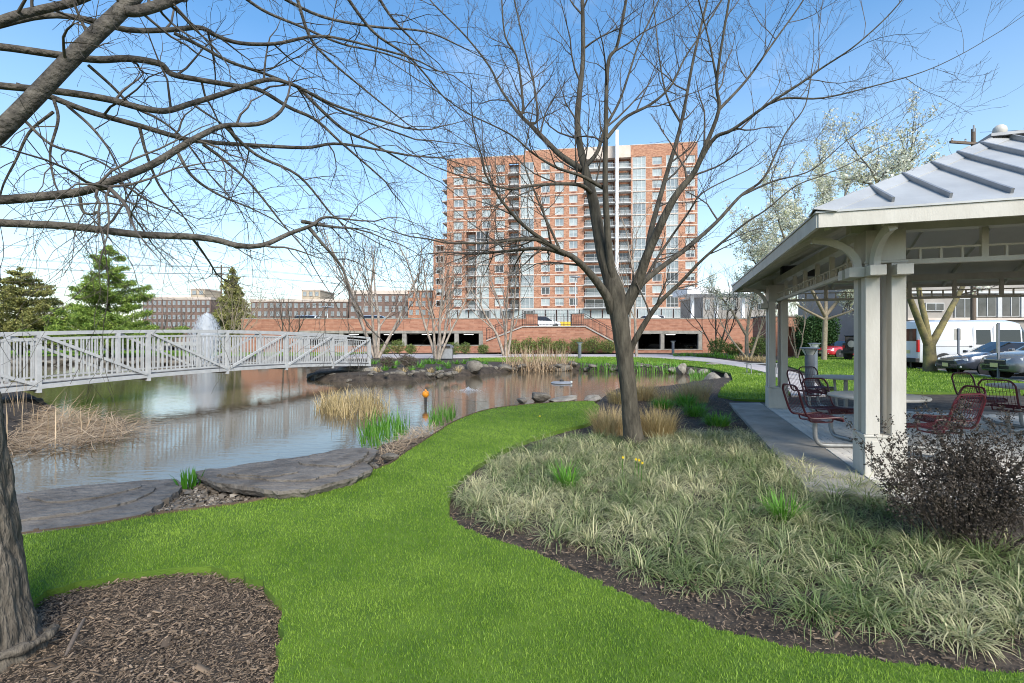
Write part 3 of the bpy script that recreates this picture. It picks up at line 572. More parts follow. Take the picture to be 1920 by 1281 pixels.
# ------------------------------------------------------------------ white truss footbridge
BA = np.array([-12.04, 12.54]); BD = np.array([0.368, 0.930]); BD /= np.linalg.norm(BD); BP = np.array([-BD[1], BD[0]]); BAY = 2.646; BW = 1.45
def btop(s): return 1.84 - 0.0040 * (s - 5.9) ** 2
def bp(s, side, z): p = BA + BD * s + BP * (BW * side); return (p[0], p[1], z)
bridge = empty('footbridge', bp(BAY * 2, 0.5, 0.2), label='white painted steel truss footbridge crossing the pond', cat='bridge')
HB = 1.45
for side in (0, 1):
    ss = [-BAY + BAY * i for i in range(7)]; fine = np.linspace(-BAY, 5 * BAY, 25)
    for nm, dz, w, h in (('top_chord', -0.045, 0.10, 0.09), ('upper_rail', -0.20, 0.05, 0.05), ('lower_rail', -1.27, 0.05, 0.05), ('bottom_chord', -1.40, 0.11, 0.11)):
        m = MB()
        for a, b in zip(fine[:-1], fine[1:]): m.bar(bp(a, side, btop(a) + dz), bp(b + .004, side, btop(b) + dz), w, h)
        m.build(nm, bridge_m, bridge)
    for i, s in enumerate(ss):
        end = i in (0, 6); MB().bar(bp(s, side, btop(s) - (1.46 if end else 1.55)), bp(s, side, btop(s) - .085), 0.105, 0.105, up=(BD[0], BD[1], 0)).build('post', bridge_m, bridge)
    for i in range(6):
        a, b = ss[i], ss[i + 1]; e = 0.06
        if i < 3: qa, qb = (a + e, btop(a) - .1), (b - e, btop(b) - 1.35)
        else: qa, qb = (a + e, btop(a) - 1.35), (b - e, btop(b) - .1)
        off = 0.035 if side else -0.035
        MB().bar(bp(qa[0], side + off, qa[1]), bp(qb[0], side + off, qb[1]), 0.055, 0.075).build('diagonal', bridge_m, bridge)
        for j in range(1, 19):
            s = a + (b - a) * j / 19; MB().bar(bp(s, side, btop(s) - 1.25), bp(s, side, btop(s) - .22), 0.028, 0.028, up=(BD[0], BD[1], 0)).build('baluster', bridge_m, bridge)
fine = np.linspace(-BAY, 5 * BAY, 73)
for a, b in zip(fine[:-1], fine[1:]):
    m = MB(); z0, z1 = btop(a) - 1.33, btop(b) - 1.33; g_ = 0.004
    q_ = [bp(a + g_, .05, z0), bp(b - g_, .05, z1), bp(b - g_, .95, z1), bp(a + g_, .95, z0)]; m.extrude(q_, (0, 0, -0.04)); m.build('deck_plank', deck_m, bridge)
for s in ss: MB().bar(bp(s, 0.04, btop(s) - 1.47), bp(s, .96, btop(s) - 1.47), 0.08, 0.1).build('floor_beam', bridge_m, bridge)
ab = MB().box((*(BA + BD * 5 * BAY + BP * .7)[:2], -0.05), (1.9, 0.7, 0.30), math.atan2(-BP[1], -BP[0])); tag(ab.build('bridge_abutment', conc_dk, loc=(*(BA + BD * 5 * BAY + BP * .7)[:2], -0.05)), 'low concrete footing under the landing end of the bridge', 'abutment')

# ------------------------------------------------------------------ fountains and things in the pond
fx, fy, _ = G(388, 686, WZ); rng = np.random.default_rng(5); n = 16000
fo = empty('fountain', (fx, fy, WZ), label='tall white fountain spray rising from the pond behind the bridge', cat='fountain')
th = rng.uniform(0, 2 * np.pi, n); hmax = 3.75 * (1 - .28 * rng.uniform(0, 1, n) ** 1.5); tt = rng.uniform(0, 1, n); rr = np.minimum(1.25, np.abs(rng.normal(0, .72, n)))
hgt = hmax * (1 - (2 * tt - 1) ** 2); rad = rr * (.62 + .55 * tt) ; hgt = hgt * (1 - .22 * rr ** 2); C = np.column_stack([fx + rad * np.cos(th), fy + rad * np.sin(th), WZ + hgt])
sz = rng.uniform(.02, .055, n); ln = rng.uniform(.06, .24, n); sx = np.stack([np.cos(th + 1.5), np.sin(th + 1.5), 0 * th], 1) * sz[:, None]; up = np.stack([np.cos(th) * .15, np.sin(th) * .15, np.ones(n)], 1) * ln[:, None]
V = np.stack([C - up * .5, C + sx * .5, C + up * .5, C - sx * .5], 1).reshape(-1, 3); k = np.arange(n)[:, None] * 4
obj_np('spray', V, [k + np.array([[0, 1, 2, 3]])], spray_m, fo)['kind'] = 'stuff'
MB().lathe([(0.0, -0.1), (0.28, -0.1), (0.3, 0.04), (0.12, 0.08), (0.05, 0.2)], (fx, fy, WZ)).build('nozzle_float', black_m, fo, True)
bx_, by_, _ = G(878, 733, WZ); bu = empty('bubbler', (bx_, by_, WZ), label='small bubbling jet foaming at the pond surface', cat='fountain'); n = 700
th = rng.uniform(0, 6.28, n); rr = rng.exponential(.16, n); C = np.column_stack([bx_ + rr * np.cos(th), by_ + rr * np.sin(th), WZ + .01 + .14 * np.exp(-rr * 6) * rng.uniform(0, 1, n)]); Vb, Fb = leaves_np(C, .028, rng); obj_np('foam', Vb, [Fb], spray_m, bu)['kind'] = 'stuff'
x, y, _ = G(1053, 719, WZ); fl = empty('floating_aerator', (x, y, WZ), label='flat round floating aerator disc on the pond', cat='aerator')
MB().lathe([(0.0, -.03), (.42, -.03), (.46, .02), (.40, .07), (.15, .09), (0.0, .09)], (x, y, WZ), 28).build('float_ring', grey_m, fl, True)
MB().lathe([(0.0, .08), (.1, .08), (.08, .16), (0, .17)], (x, y, WZ), 14).build('cap', black_m, fl, True); MB().lathe([(0, .02), (.05, .04), (.05, .1), (0, .12)], (x + .4, y - .1, WZ), 10).build('lamp', lamp_m, fl, True)
x, y, _ = G(798, 760, WZ); po = empty('globe_marker', (x, y, WZ), label='orange globe on a short post standing in the pond', cat='marker')
MB().tube([(x, y, WZ - .5), (x, y, WZ + .24)], .035, 10).build('post', trim_m, po, True); MB().lathe([(0.0, .22), (.05, .225), (.09, .27), (.1, .32), (.085, .38), (.04, .41), (0, .415)], (x, y, WZ), 16).build('globe', orange_m, po, True); MB().lathe([(.0, .40), (.03, .41), (.02, .45), (0, .455)], (x, y, WZ), 10).build('finial', orange_m, po, True)

# ------------------------------------------------------------------ gazebo
gaz = empty('gazebo', gz(SIDE / 2, SIDE / 2), label='taupe painted square gazebo with a standing seam metal hip roof', cat='gazebo')
B0 = 0.39; RZ = -ua                              # boxes rotated so local x runs along v
def gbox(name, a0, a1, b0, b1, z0, z1, mat, parent=None, bevel=0.004):
    c = gz((a0 + a1) / 2, (b0 + b1) / 2, (z0 + z1) / 2); return MB().box(c, (abs(b1 - b0), abs(a1 - a0), z1 - z0), RZ).build(name, mat, parent or gaz, bevel=bevel)
for ca, cb_ in ((0, 0), (SIDE, 0), (0, SIDE), (SIDE, SIDE)):
    sa = -1 if ca == 0 else 1; sb = -1 if cb_ == 0 else 1; ma, mb_ = ca + B0 / 2, cb_ + B0 / 2
    base = gbox('post_base', ca, ca + B0, cb_, cb_ + B0, 0, .43, paint_post); gbox('base_cap', ca - .01, ca + B0 + .01, cb_ - .01, cb_ + B0 + .01, .432, .455, paint_post)
    gbox('panel', ca - .008, ca - .001, cb_ + .06, cb_ + B0 - .03, .06, .39, paint_post, base); gbox('panel', ca + .05, ca + B0 - .05, cb_ - .008, cb_ - .001, .06, .39, paint_post, base)
    for da in (.075, B0 - .075):
        for db in (.075, B0 - .075): gbox('post', ca + da - .0675, ca + da + .0675, cb_ + db - .0675, cb_ + db + .0675, .456, 2.36, paint_post)
    gbox('post_head', ca + .01, ca + B0 - .01, cb_ + .01, cb_ + B0 - .01, 2.362, 2.70, paint_post); gbox('head_trim', ca - .004, ca + B0 + .004, cb_ - .004, cb_ + B0 + .004, 2.335, 2.36, paint_post)
    for ax in (0, 1):
        for db in (.075, B0 - .075):
            if ax == 0:
                if db != (.075 if sb < 0 else B0 - .075) and True: pass
                e = ca if sa < 0 else ca + B0; f0 = lambda o_, z: gz(e + sa * o_, cb_ + db, z); gbox('bracket_block', min(e, e + sa * .15), max(e, e + sa * .15), cb_ + db - .075, cb_ + db + .075, 2.19, 2.30, paint_post)
            else:
                e = cb_ if sb < 0 else cb_ + B0; f0 = lambda o_, z: gz(ca + db, e + sb * o_, z); gbox('bracket_block', ca + db - .075, ca + db + .075, min(e, e + sb * .15), max(e, e + sb * .15), 2.19, 2.30, paint_post)
            if db == .075:
                pts = [f0(.05 + .45 * (1 - math.cos(t)), 2.30 + .33 * math.sin(t)) for t in np.linspace(0, math.pi / 2, 10)]; MB().tube(pts, .052, 4).build('curved_bracket', paint_post, gaz)
    # header beams and friezes run from cluster to cluster
def frieze(fn, out):
    L0, L1 = B0 + .0, SIDE
    def bar(name, s0, s1, z0, z1, w): MB().bar(fn(s0, (z0 + z1) / 2), fn(s1, (z0 + z1) / 2), w, z1 - z0).build(name, paint_post, gaz)
    bar('lower_rail', L0, L1, 2.335, 2.385, .07); bar('middle_rail', L0, L1, 2.495, 2.515, .03)
    MB().bar(fn(-.1, 2.765), fn(SIDE + B0 + .1, 2.765), .16, .13).build('header_beam', paint_post, gaz)
    n_ = 28
    for i in range(1, n_):
        s = L0 + (L1 - L0) * i / n_
        if i % 4 == 0: MB().bar(fn(s, 2.386), fn(s, 2.70), .06, .045, up=(U[0], U[1], 0)).build('stud', paint_post, gaz)
        else: MB().bar(fn(s, 2.386), fn(s, 2.494), .022, .022, up=(U[0], U[1], 0)).build('spindle', paint_post, gaz)
mid = B0 / 2
frieze(lambda s, z: gz(s, mid, z), 0); frieze(lambda s, z: gz(mid, s, z), 0); frieze(lambda s, z: gz(SIDE + mid, s, z), 0); frieze(lambda s, z: gz(s, SIDE + mid, z), 0)
OV = .60; E0, E1 = -OV, SIDE + B0 + OV; EZ = 2.80; SL = .515; TR = 2.91
def corner(i, t, z): return [gz(E0 + t, E0 + t, z), gz(E1 - t, E0 + t, z), gz(E1 - t, E1 - t, z), gz(E0 + t, E1 - t, z)][i]
for i in range(4):
    j = (i + 1) % 4
    top = [corner(i, -.03, EZ + .005), corner(j, -.03, EZ + .005), corner(j, TR, EZ + SL * TR), corner(i, TR, EZ + SL * TR)]; MB().extrude(top, (0, 0, -.02)).build('roof_slope', roof_m, gaz)
    sf = [corner(i, .02, EZ - .09), corner(j, .02, EZ - .09), corner(j, TR, EZ - .12 + SL * TR), corner(i, TR, EZ - .12 + SL * TR)]; MB().extrude(sf, (0, 0, .02)).build('soffit', paint_soffit, gaz)
    a, b = Vector(corner(i, 0, EZ - .085)), Vector(corner(j, 0, EZ - .085)); MB().bar(a, b, .035, .15).build('fascia', paint_post, gaz)
    t = (b - a); L = t.length; t /= L; inw = Vector((-t.y, t.x, 0)); c0 = Vector(gz((E0 + E1) / 2, (E0 + E1) / 2, 0))
    if inw.dot(c0 - a) < 0: inw = -inw
    kmax = int(L / .47)
    for k in range(1, kmax + 1):
        s = k * .47; run = min(s, L - s, TR)
        if run < .25: continue
        p0 = a + t * s + inw * .10; p0.z = EZ + SL * .10 + .035; p1 = a + t * s + inw * run; p1.z = EZ + SL * run + .035
        MB().bar(p0, p1, .024, .068).build('seam_rib', seam_m, gaz)
    h0 = Vector(corner(i, -.05, EZ - .02)); h1 = Vector(corner(i, TR + .05, EZ + SL * TR + .02)); hm = MB()
    for sd in (-1, 1):
        td = t if sd > 0 else (Vector(corner((i - 1) % 4, 0, 0)) - Vector(corner(i, 0, 0))).normalized()
        q_ = [h0 + Vector((0, 0, .055)), h1 + Vector((0, 0, .055)), h1 + td * .20 + Vector((0, 0, .02)), h0 + td * .20 + Vector((0, 0, .02))]; hm.extrude(q_, (0, 0, -.012))
    hc = hm.build('hip_flashing', roof_m, gaz)
    for k in range(1, 9):
        p = h0.lerp(h1, k / 9); p += t * .08 + Vector((0, 0, .045)); MB().lathe([(0.0, 0), (.014, 0), (.012, .008), (0, .01)], p, 8).build('screw', black_m, hc)
    MB().bar(corner(i, .1, EZ - .16 + SL * .1), corner(i, TR, EZ - .16 + SL * TR), .07, .12).build('hip_rafter', paint_soffit, gaz)
    for k in range(1, 7):
        s = L * k / 7; run = min(s, L - s, TR); p0 = a + t * s + inw * .03; p0.z = EZ - .12; p1 = a + t * s + inw * run; p1.z = EZ - .14 + SL * run; MB().bar(p0, p1, .04, .07).build('rafter', paint_soffit, gaz)
tz = EZ + SL * TR
capm = MB(); k0 = [corner(i, TR - .12, tz + .02) for i in range(4)]; k1 = [corner(i, TR - .12, tz + .06) for i in range(4)]; ap = gz((E0 + E1) / 2, (E0 + E1) / 2, tz + .22)
capm.add(k0 + k1 + [ap], [(0, 1, 5, 4), (1, 2, 6, 5), (2, 3, 7, 6), (3, 0, 4, 7), (4, 5, 8), (5, 6, 8), (6, 7, 8), (7, 4, 8), (3, 2, 1, 0)]).build('roof_cap', seam_m, gaz)
MB().lathe([(.035, 0), (.035, .09), (.045, .09), (.075, .11), (.085, .15), (.075, .2), (.04, .235), (0, .24)], gz(2.62, 2.5, tz + .07), 20).build('roof_vent', paint_post, gaz, True)
xx = P(1486, 508, 10.3); sp = MB().box(xx, (.42, .24, .2), RZ); sp.box((xx[0] + .32, xx[1] - .1, xx[2] - .06), (.2, .2, .14), RZ)
tag(sp.build('speaker', black_m, loc=xx, bevel=.02), 'black speaker tucked under the eave of the gazebo', 'speaker')

# ------------------------------------------------------------------ picnic tables with attached wire seats
def chair_parts():
    prof = smooth_path([(-.25, .405), (-.235, .435), (-.18, .452), (0, .44), (.14, .438), (.20, .455), (.245, .52), (.285, .64), (.325, .78), (.345, .86)], 40)
    Wd = .225
    def pt(i, y): return (prof[i][0], y, prof[i][1])
    fr = MB(); left = [pt(i, -Wd + (.05 * max(0, (i - 35) / 4)) ** 1.0 * 1) for i in range(40)]; right = [pt(i, Wd - .05 * max(0, (i - 35) / 4)) for i in range(39, -1, -1)]
    fr.tube(left + [(prof[39][0] + .004, -.12, .872), (prof[39][0] + .004, .12, .872)] + right + [(-.255, .12, .40), (-.255, -.12, .40)], .0135, 8, close=True)
    br = MB()
    for y in (-.13, .13): br.tube(smooth_path([(-.17, y, .445), (-.165, y, .40), (-.13, y, .375), (.1, y, .375), (.14, y, .40), (.15, y, .435)], 14), .010, 6)
    br.box((0, 0, .375), (.16, .30, .012))
    wr = MB()
    for y in np.linspace(-Wd + .035, Wd - .035, 10): wr.tube([pt(i, y) for i in range(0, 40, 3)] + [pt(39, y)], .0031, 4, caps=False)
    i = 1
    while i < 39:
        wr.tube([pt(i, -Wd), pt(i, Wd)], .0028, 4, caps=False); i += 1 if i < 20 else 6
    st = MB().tube(smooth_path([(0, 0, .372), (0, 0, .2), (-.012, 0, .12), (-.06, 0, .055), (-.14, 0, .036), (-.4, 0, .034), (-.80, 0, .034)], 26), .03, 10)
    return fr, br, wr, st
_fr, _br, _wr, _st = chair_parts(); seat_me = [_fr.mesh(red_m, True), _br.mesh(red_m, True), _wr.mesh(red_m), _st.mesh(tube_m, True)]
def table(x, y, angs, label):
    t = empty('picnic_table', (x, y, 0), label=label, cat='table')
    MB().lathe([(0.0, .70), (.55, .70), (.575, .705), (.582, .72), (.575, .735), (.55, .74), (0, .74)], (x, y, 0), 48).build('table_top', top_m, t, True)
    for k in range(4):
        a = math.radians(angs[0] + 45 + 90 * k); MB().tube(smooth_path([(x + .02 * math.cos(a), y + .02 * math.sin(a), .036), (x + .14 * math.cos(a), y + .14 * math.sin(a), .08), (x + .17 * math.cos(a), y + .17 * math.sin(a), .3), (x + .2 * math.cos(a), y + .2 * math.sin(a), .70)], 12), .025, 8).build('pedestal_tube', tube_m, t, True)
    for an in angs:
        a = math.radians(an); fr = bpy.data.objects.new('seat', seat_me[0]); link(fr, t); fr.location = (.82 * math.cos(a), .82 * math.sin(a), 0); fr.rotation_euler = (0, 0, a)
        for nm, me in (('seat_bracket', seat_me[1]), ('wire_grid', seat_me[2]), ('seat_leg', seat_me[3])): link(bpy.data.objects.new(nm, me), fr)
table(5.03, 6.80, (-10, -78, 176, 98), 'round grey picnic table with maroon wire seats beside the front gazebo post')
table(6.90, 10.2, (187, 95, -95, 5), 'round grey picnic table with maroon wire seats nearest the path and bollard light')
table(8.62, 8.15, (203, 97, -70, 15), 'round grey picnic table with maroon wire seats on the parking side of the gazebo')

# ------------------------------------------------------------------ bollard lights, bin, bench, signs, poles
def bollard(px, py, h, r, label):
    x, y, _ = G(px, py); t = empty('bollard_light', (x, y, 0), label=label, cat='bollard')
    MB().lathe([(r * 1.25, 0), (r * 1.25, .02), (r, .025), (r, h - .20)], (x, y, 0), 24).build('column', boll_m, t, True)
    MB().lathe([(r * .95, h - .199), (r * 1.6, h - .06), (r * 1.75, h - .035)], (x, y, 0), 24).build('lens', lamp_m, t, True); MB().lathe([(r * 2.05, h - .034), (r * 2.1, h - .02), (r * 1.9, h), (0, h + .01)], (x, y, 0), 24).build('cap', boll_m, t, True)
    for k in range(4): a = k * math.pi / 2 + .4; MB().bar((x + r * math.cos(a), y + r * math.sin(a), h - .2), (x + r * 1.8 * math.cos(a), y + r * 1.8 * math.sin(a), h - .04), .01).build('rib', boll_m, t)
bollard(1518, 742, 1.29, .115, 'dark round bollard light standing beside the gazebo and path'); bollard(1527, 705, 1.36, .115, 'dark bollard light on the lawn behind the gazebo bollard')
bollard(1087, 672, 1.3, .13, 'dark bollard light beside the path in front of the brick stair'); bollard(1262, 663.5, 1.36, .14, 'dark bollard light in front of the garage opening')
x, y, _ = G(837, 673); y -= 0; t = empty('litter_bin', (x, y, 0), label='grey litter bin with an arched metal hood by the path', cat='bin')
MB().box((x, y, .42), (.98, .7, .80)).build('bin_body', grey_m, t, bevel=.02); hd = MB(); pts = [(.55 * math.cos(a), .30 * math.sin(a)) for a in np.linspace(0, math.pi, 14)]
hd.extrude([(x + p[0], y - .4, .86 + p[1]) for p in pts], (0, .8, 0)).build('hood', boll_m, t); MB().box((x, y - .41, .94), (.7, .012, .16)).build('mouth', black_m, t)
x, y, _ = G(1428, 701); t = empty('bench', (x, y, 0), label='backless grey metal bench on a concrete pad beside the path', cat='bench')
MB().box((x, y, -.03), (1.7, 1.0, .07)).build('pad', conc, t)
for k in range(6): MB().box((x, y - .2 + .08 * k, .45), (1.3, .055, .025)).build('slat', grey_m, t)
for sx in (-.55, .55): MB().tube(smooth_path([(x + sx, y - .2, 0), (x + sx, y - .2, .38), (x + sx, y - .15, .43), (x + sx, y + .15, .43), (x + sx, y + .2, .38), (x + sx, y + .2, 0)], 20), .022, 8).build('leg', grey_m, t, True)
def sign(px, py, y0, y1, w, label, mat=sign_m, back=True, rz=0.0):
    x, y, _ = G(px, py); t = empty('parking_sign', (x, y, 0), label=label, cat='sign'); s = y / F; z0, z1 = H + (CY - y1) * s, H + (CY - y0) * s; yy = y - .05 if not back else y + .05
    MB().box((x, y, (z1 + .0) / 2), (.07, .05, z1 + .06)).build('post', boll_m, t)
    p = MB().box((x, yy, (z0 + z1) / 2), (w, .012, z1 - z0), rz).build('plate', mat, t); return t, p, (x, yy - .012, z0, z1)
t, p, (x, y, z0, z1) = sign(1708, 690, 627, 646, .34, 'small white accessible parking sign on a dark post by the van', white_m, False)
c = MB(); zc = (z0 + z1) / 2; c.tube([(x + .08 * math.cos(a), y, zc - .08 + .07 * math.sin(a)) for a in np.linspace(2.4, 6.4, 12)], .011, 5).bar((x - .03, y, zc + .06), (x - .01, y, zc - .05), .022).bar((x - .01, y, zc - .05), (x + .07, y, zc - .06), .022).bar((x + .07, y, zc - .06), (x + .1, y, zc - .14), .022); c.lathe([(0, -.02), (.022, 0), (0, .02)], (x - .03, y, zc + .11), 8); c.build('wheelchair_symbol', black_m, p)
sign(1797, 700, 617, 638, .48, 'grey sign plate seen from behind on a post by the dark sedan', rz=.35); sign(1872, 712, 607, 662, .42, 'tall grey sign plate seen from behind by the silver car', rz=.9)
def pole(px, Y, ytop, r, arms, label, rz=0.0):
    x = (px - CX) / F * Y; zt = H + (CY - ytop) / F * Y; t = empty('utility_pole', (x, Y, 0), label=label, cat='utility pole'); MB().tube([(x, Y, 0), (x, Y, zt)], [r, r * .75], 10).build('pole', wood_m, t, True); c_, s_ = math.cos(rz), math.sin(rz)
    for dz, L in arms:
        MB().box((x, Y - r, zt - dz), (L, .12, .14), rz).build('crossarm', wood_m, t)
        for k in (-.46, -.2, .2, .46): MB().lathe([(.03, 0), (.05, .05), (.04, .1), (.06, .14), (0, .2)], (x + L * k * c_, Y - r + L * k * s_, zt - dz + .07), 8).build('insulator', grey_m, t)
    return (x, Y, zt)
pA = pole(415, 85, 497, .17, ((.5, 3.0), (1.7, 2.4)), 'weathered wooden utility pole behind the dark spruce'); pB = pole(1825, 30, 242, .15, ((.95, 3.6),), 'wooden utility pole with crossarm rising behind the gazebo roof', 0.15)
tb = MB().tube([(pB[0] - .25, pB[1] - .3, pB[2] - .3), (pB[0] - .25, pB[1] - .3, pB[2] + .1)], .05, 8); tag(tb.build('cutout_fuse', grey_m, loc=(pB[0], pB[1], pB[2] - .5), smooth=True), 'small grey fuse tube mounted beside the top of the right utility pole', 'fuse')
def wire(a, b, sag, r, label, group):
    pts = [Vector(a).lerp(Vector(b), u) - Vector((0, 0, sag * 4 * u * (1 - u))) for u in np.linspace(0, 1, 24)]; o = MB().tube(pts, r, 4, caps=False).build('power_line', black_m); return tag(o, label, 'wire', group)
for dz, dx in ((.3, -1.3), (.3, 1.3), (1.5, -1.0), (1.5, 1.0), (4.2, .2), (5.0, .2), (5.6, .2)):
    wire((pA[0] + dx, 85, pA[2] - dz), (-95, 60 + dx * 2, pA[2] + 1.0 - dz), 1.2, .02, 'thin dark power line running left from the pole behind the spruce', 'power lines left of the spruce pole')
    wire((pA[0] + dx, 85, pA[2] - dz), (30, 115 + dx * 2, pA[2] + .5 - dz), 1.6, .02, 'thin dark power line between the spruce pole and the brick tower', 'power lines right of the spruce pole')
wire((pB[0] + .4, 30, pB[2] - .2), (60, 26, pB[2] + 1.0), .3, .012, 'thin wire from the top of the right utility pole', None); wire((pB[0] - 1.6, 30, pB[2] - .9), (16, 52, 6.0), .6, .012, 'thin wire dropping from the crossarm towards the blossom trees', None)
# ------------------------------------------------------------------ arching leaves: liriope, tufts, reeds
def arcs(base, az, L, el, droop, w, rng, seg=4):
    n = len(base); st = (L / seg)[:, None]; p = base.copy(); e = el.copy(); sd = np.stack([-np.sin(az), np.cos(az), 0 * az], 1) * (w / 2)[:, None]; rows = []
    for i in range(seg + 1):
        f = i / seg; ww = 1.0 if f < .5 else max(.06, 1 - (f - .5) * 1.85)
        rows += [p - sd * ww, p + sd * ww]
        d = np.stack([np.cos(az) * np.cos(e), np.sin(az) * np.cos(e), np.sin(e)], 1); p = p + d * st; e = e - droop / seg; az = az + rng.normal(0, .06, n)
    V = np.stack(rows, 1).reshape(-1, 3); m = 2 * (seg + 1); k = np.arange(n)[:, None] * m
    return V, np.concatenate([k + np.array([[2 * i, 2 * i + 1, 2 * i + 3, 2 * i + 2]]) for i in range(seg)]), m
def tuft(name, centers, nl, L, el, droop, w, rad, mat, label, cat, group=None, kind=None, seed=1, tint=(.5, .28), tip=0.0, z=-0.05, seg=4, patch=0.0):
    rng = np.random.default_rng(seed); C = np.atleast_2d(np.asarray(centers, float)); m = len(C); n = m * nl
    a0 = rng.uniform(0, 2 * np.pi, n); r0 = rad * np.sqrt(rng.random(n)); b = np.repeat(C, nl, 0); zc = np.repeat(C[:, 2] if C.shape[1] > 2 else np.full(m, z), nl)
    base = np.column_stack([b[:, 0] + r0 * np.cos(a0), b[:, 1] + r0 * np.sin(a0), zc]); az = a0 + rng.normal(0, .5, n); sc = np.repeat(rng.uniform(.8, 1.2, m), nl)
    V, Fq, k = arcs(base, az, L * rng.uniform(.6, 1.15, n) * sc, np.radians(rng.normal(*el, n)), np.radians(rng.normal(*droop, n)), w * rng.uniform(.7, 1.25, n), rng, seg)
    ct = np.repeat(rng.normal(0, .16, m), nl); pt_ = patch * (np.sin(b[:, 0] * 2.1 + 1.7 * np.sin(b[:, 1] * 1.6)) * np.cos(b[:, 1] * 2.7 + b[:, 0]) + .6 * np.sin(b[:, 0] * 5.3 - b[:, 1] * 4.1)); t = np.clip(rng.normal(*tint, n) + ct + pt_, 0, 1)[:, None] + tip * np.repeat(np.linspace(0, 1, seg + 1), 2)[None, :]
    o = obj_np(name, V, [Fq], mat, tint=np.clip(t, 0, 1).ravel(), loc=(C[:, 0].mean(), C[:, 1].mean(), float(zc.mean()))); return tag(o, label, cat, group, kind)
rng = np.random.default_rng(11)
lir_poly = np.array([G(a, b)[:2] for a, b in [(1108, 812), (1050, 820), (975, 842), (915, 870), (875, 905), (864, 932), (870, 950), (930, 975), (1010, 990), (1090, 1020), (1170, 1050), (1260, 1085), (1350, 1110), (1460, 1140), (1580, 1165), (1720, 1185), (1920, 1200), (2100, 1215), (2250, 1130), (1980, 1040), (1900, 1015), (1700, 985), (1690, 910), (1600, 897), (1500, 866), (1430, 838), (1400, 806), (1290, 806), (1210, 828)]])
cc = scatter(lir_poly, 120, rng); keep = []
for p in cc:
    if all((p[0] - k_[0]) ** 2 + (p[1] - k_[1]) ** 2 > .118 ** 2 for k_ in keep[-400:]): keep.append(p)
keep = np.array(keep)
tuft('liriope_ground_cover', keep, 34, .185, (36, 18), (95, 34), .0052, .065, liri_m, 'arching sage green and straw coloured liriope carpeting the planting bed', 'ground cover', kind='stuff', tint=(.14, .22), tip=.34, z=-.045, patch=.26)
md = []
for p in scatter(lir_poly, 40, rng):
    if all((p[0] - k_[0]) ** 2 + (p[1] - k_[1]) ** 2 > (.235 * rng.uniform(.8, 1.2)) ** 2 for k_ in md): md.append(p)
tuft('liriope_mounds', np.array(md), 80, .24, (46, 20), (115, 34), .0060, .09, liri_m, 'paler arching liriope mounds rising above the carpet of the planting bed', 'ground cover', kind='stuff', tint=(.28, .24), tip=.30, z=-.04, patch=.28, seed=5)
for a, b, h, nl, grp in [(1143, 808, .46, 800, 1), (1232, 810, .44, 800, 1), (1205, 746, .62, 700, 2), (1165, 752, .5, 500, 2), (1302, 750, .66, 800, 2), (1255, 752, .45, 400, 2)]:
    tuft('ornamental_grass', [G(a, b)[:2]], nl, h, (76, 9), (45, 22), .006, .27 if grp == 1 else .34, tan_m, 'upright tan ornamental grass clump ' + ('behind the trunk of the central tree' if grp == 1 else 'at the pond edge right of the central tree'), 'grass clump', 'tan grass clumps %d' % grp, seed=int(a), tint=(.45, .28))
for a, b in [(1243, 762), (1303, 775), (1345, 792), (1285, 757)]: tuft('leafy_clump', [G(a, b)[:2]], 330, .34, (62, 18), (60, 25), .010, .2, green_m, 'fresh bright green leafy clump in the mulch near the patio border', 'plant', 'green clumps near the patio', seed=int(a))
for a, b, lb in [(1062, 905, 'pale green grassy clump in the liriope in front of the daffodils'), (1470, 965, 'vivid green grassy clump in the liriope between barberry and tree')]: tuft('leafy_clump', [G(a, b)[:2]], 120, .26, (68, 12), (50, 25), .008, .1, green_m, lb, 'plant', seed=int(a))
tuft('iris_plant', [G(349, 912)[:2], G(362, 908)[:2]], 13, .27, (78, 10), (25, 15), .022, .06, green_m, 'dark green iris blades between the two stone slabs', 'iris', seed=3, tint=(.05, .08))
for i, (a, b) in enumerate([(1166, 893), (1190, 897), (1202, 905), (1196, 899)]):
    x, y, _ = G(a, b); t = empty('daffodil', (x, y, -.04), label='small yellow daffodil among the liriope leaves', cat='flower', group='daffodils in the liriope'); MB().tube([(x, y, -.04), (x + .01, y, .2)], .003, 5).build('stem', green_m, t)
    m = MB()
    for k in range(6): an = k * math.pi / 3; d = Vector((math.cos(an), -.45, math.sin(an))); s_ = Vector((-math.sin(an), 0, math.cos(an))); c = Vector((x + .01, y - .01, .21)); m.add([c, c + d * .009 + s_ * .005, c + d * .017, c + d * .009 - s_ * .005], [(0, 1, 2, 3)])
    m.build('petals', yellow_m, t); MB().lathe([(.003, 0), (.006, .012)], (x + .01, y - .012, .21), 8, Matrix.Rotation(math.pi / 2, 3, 'X')).build('trumpet', yellow_m, t)
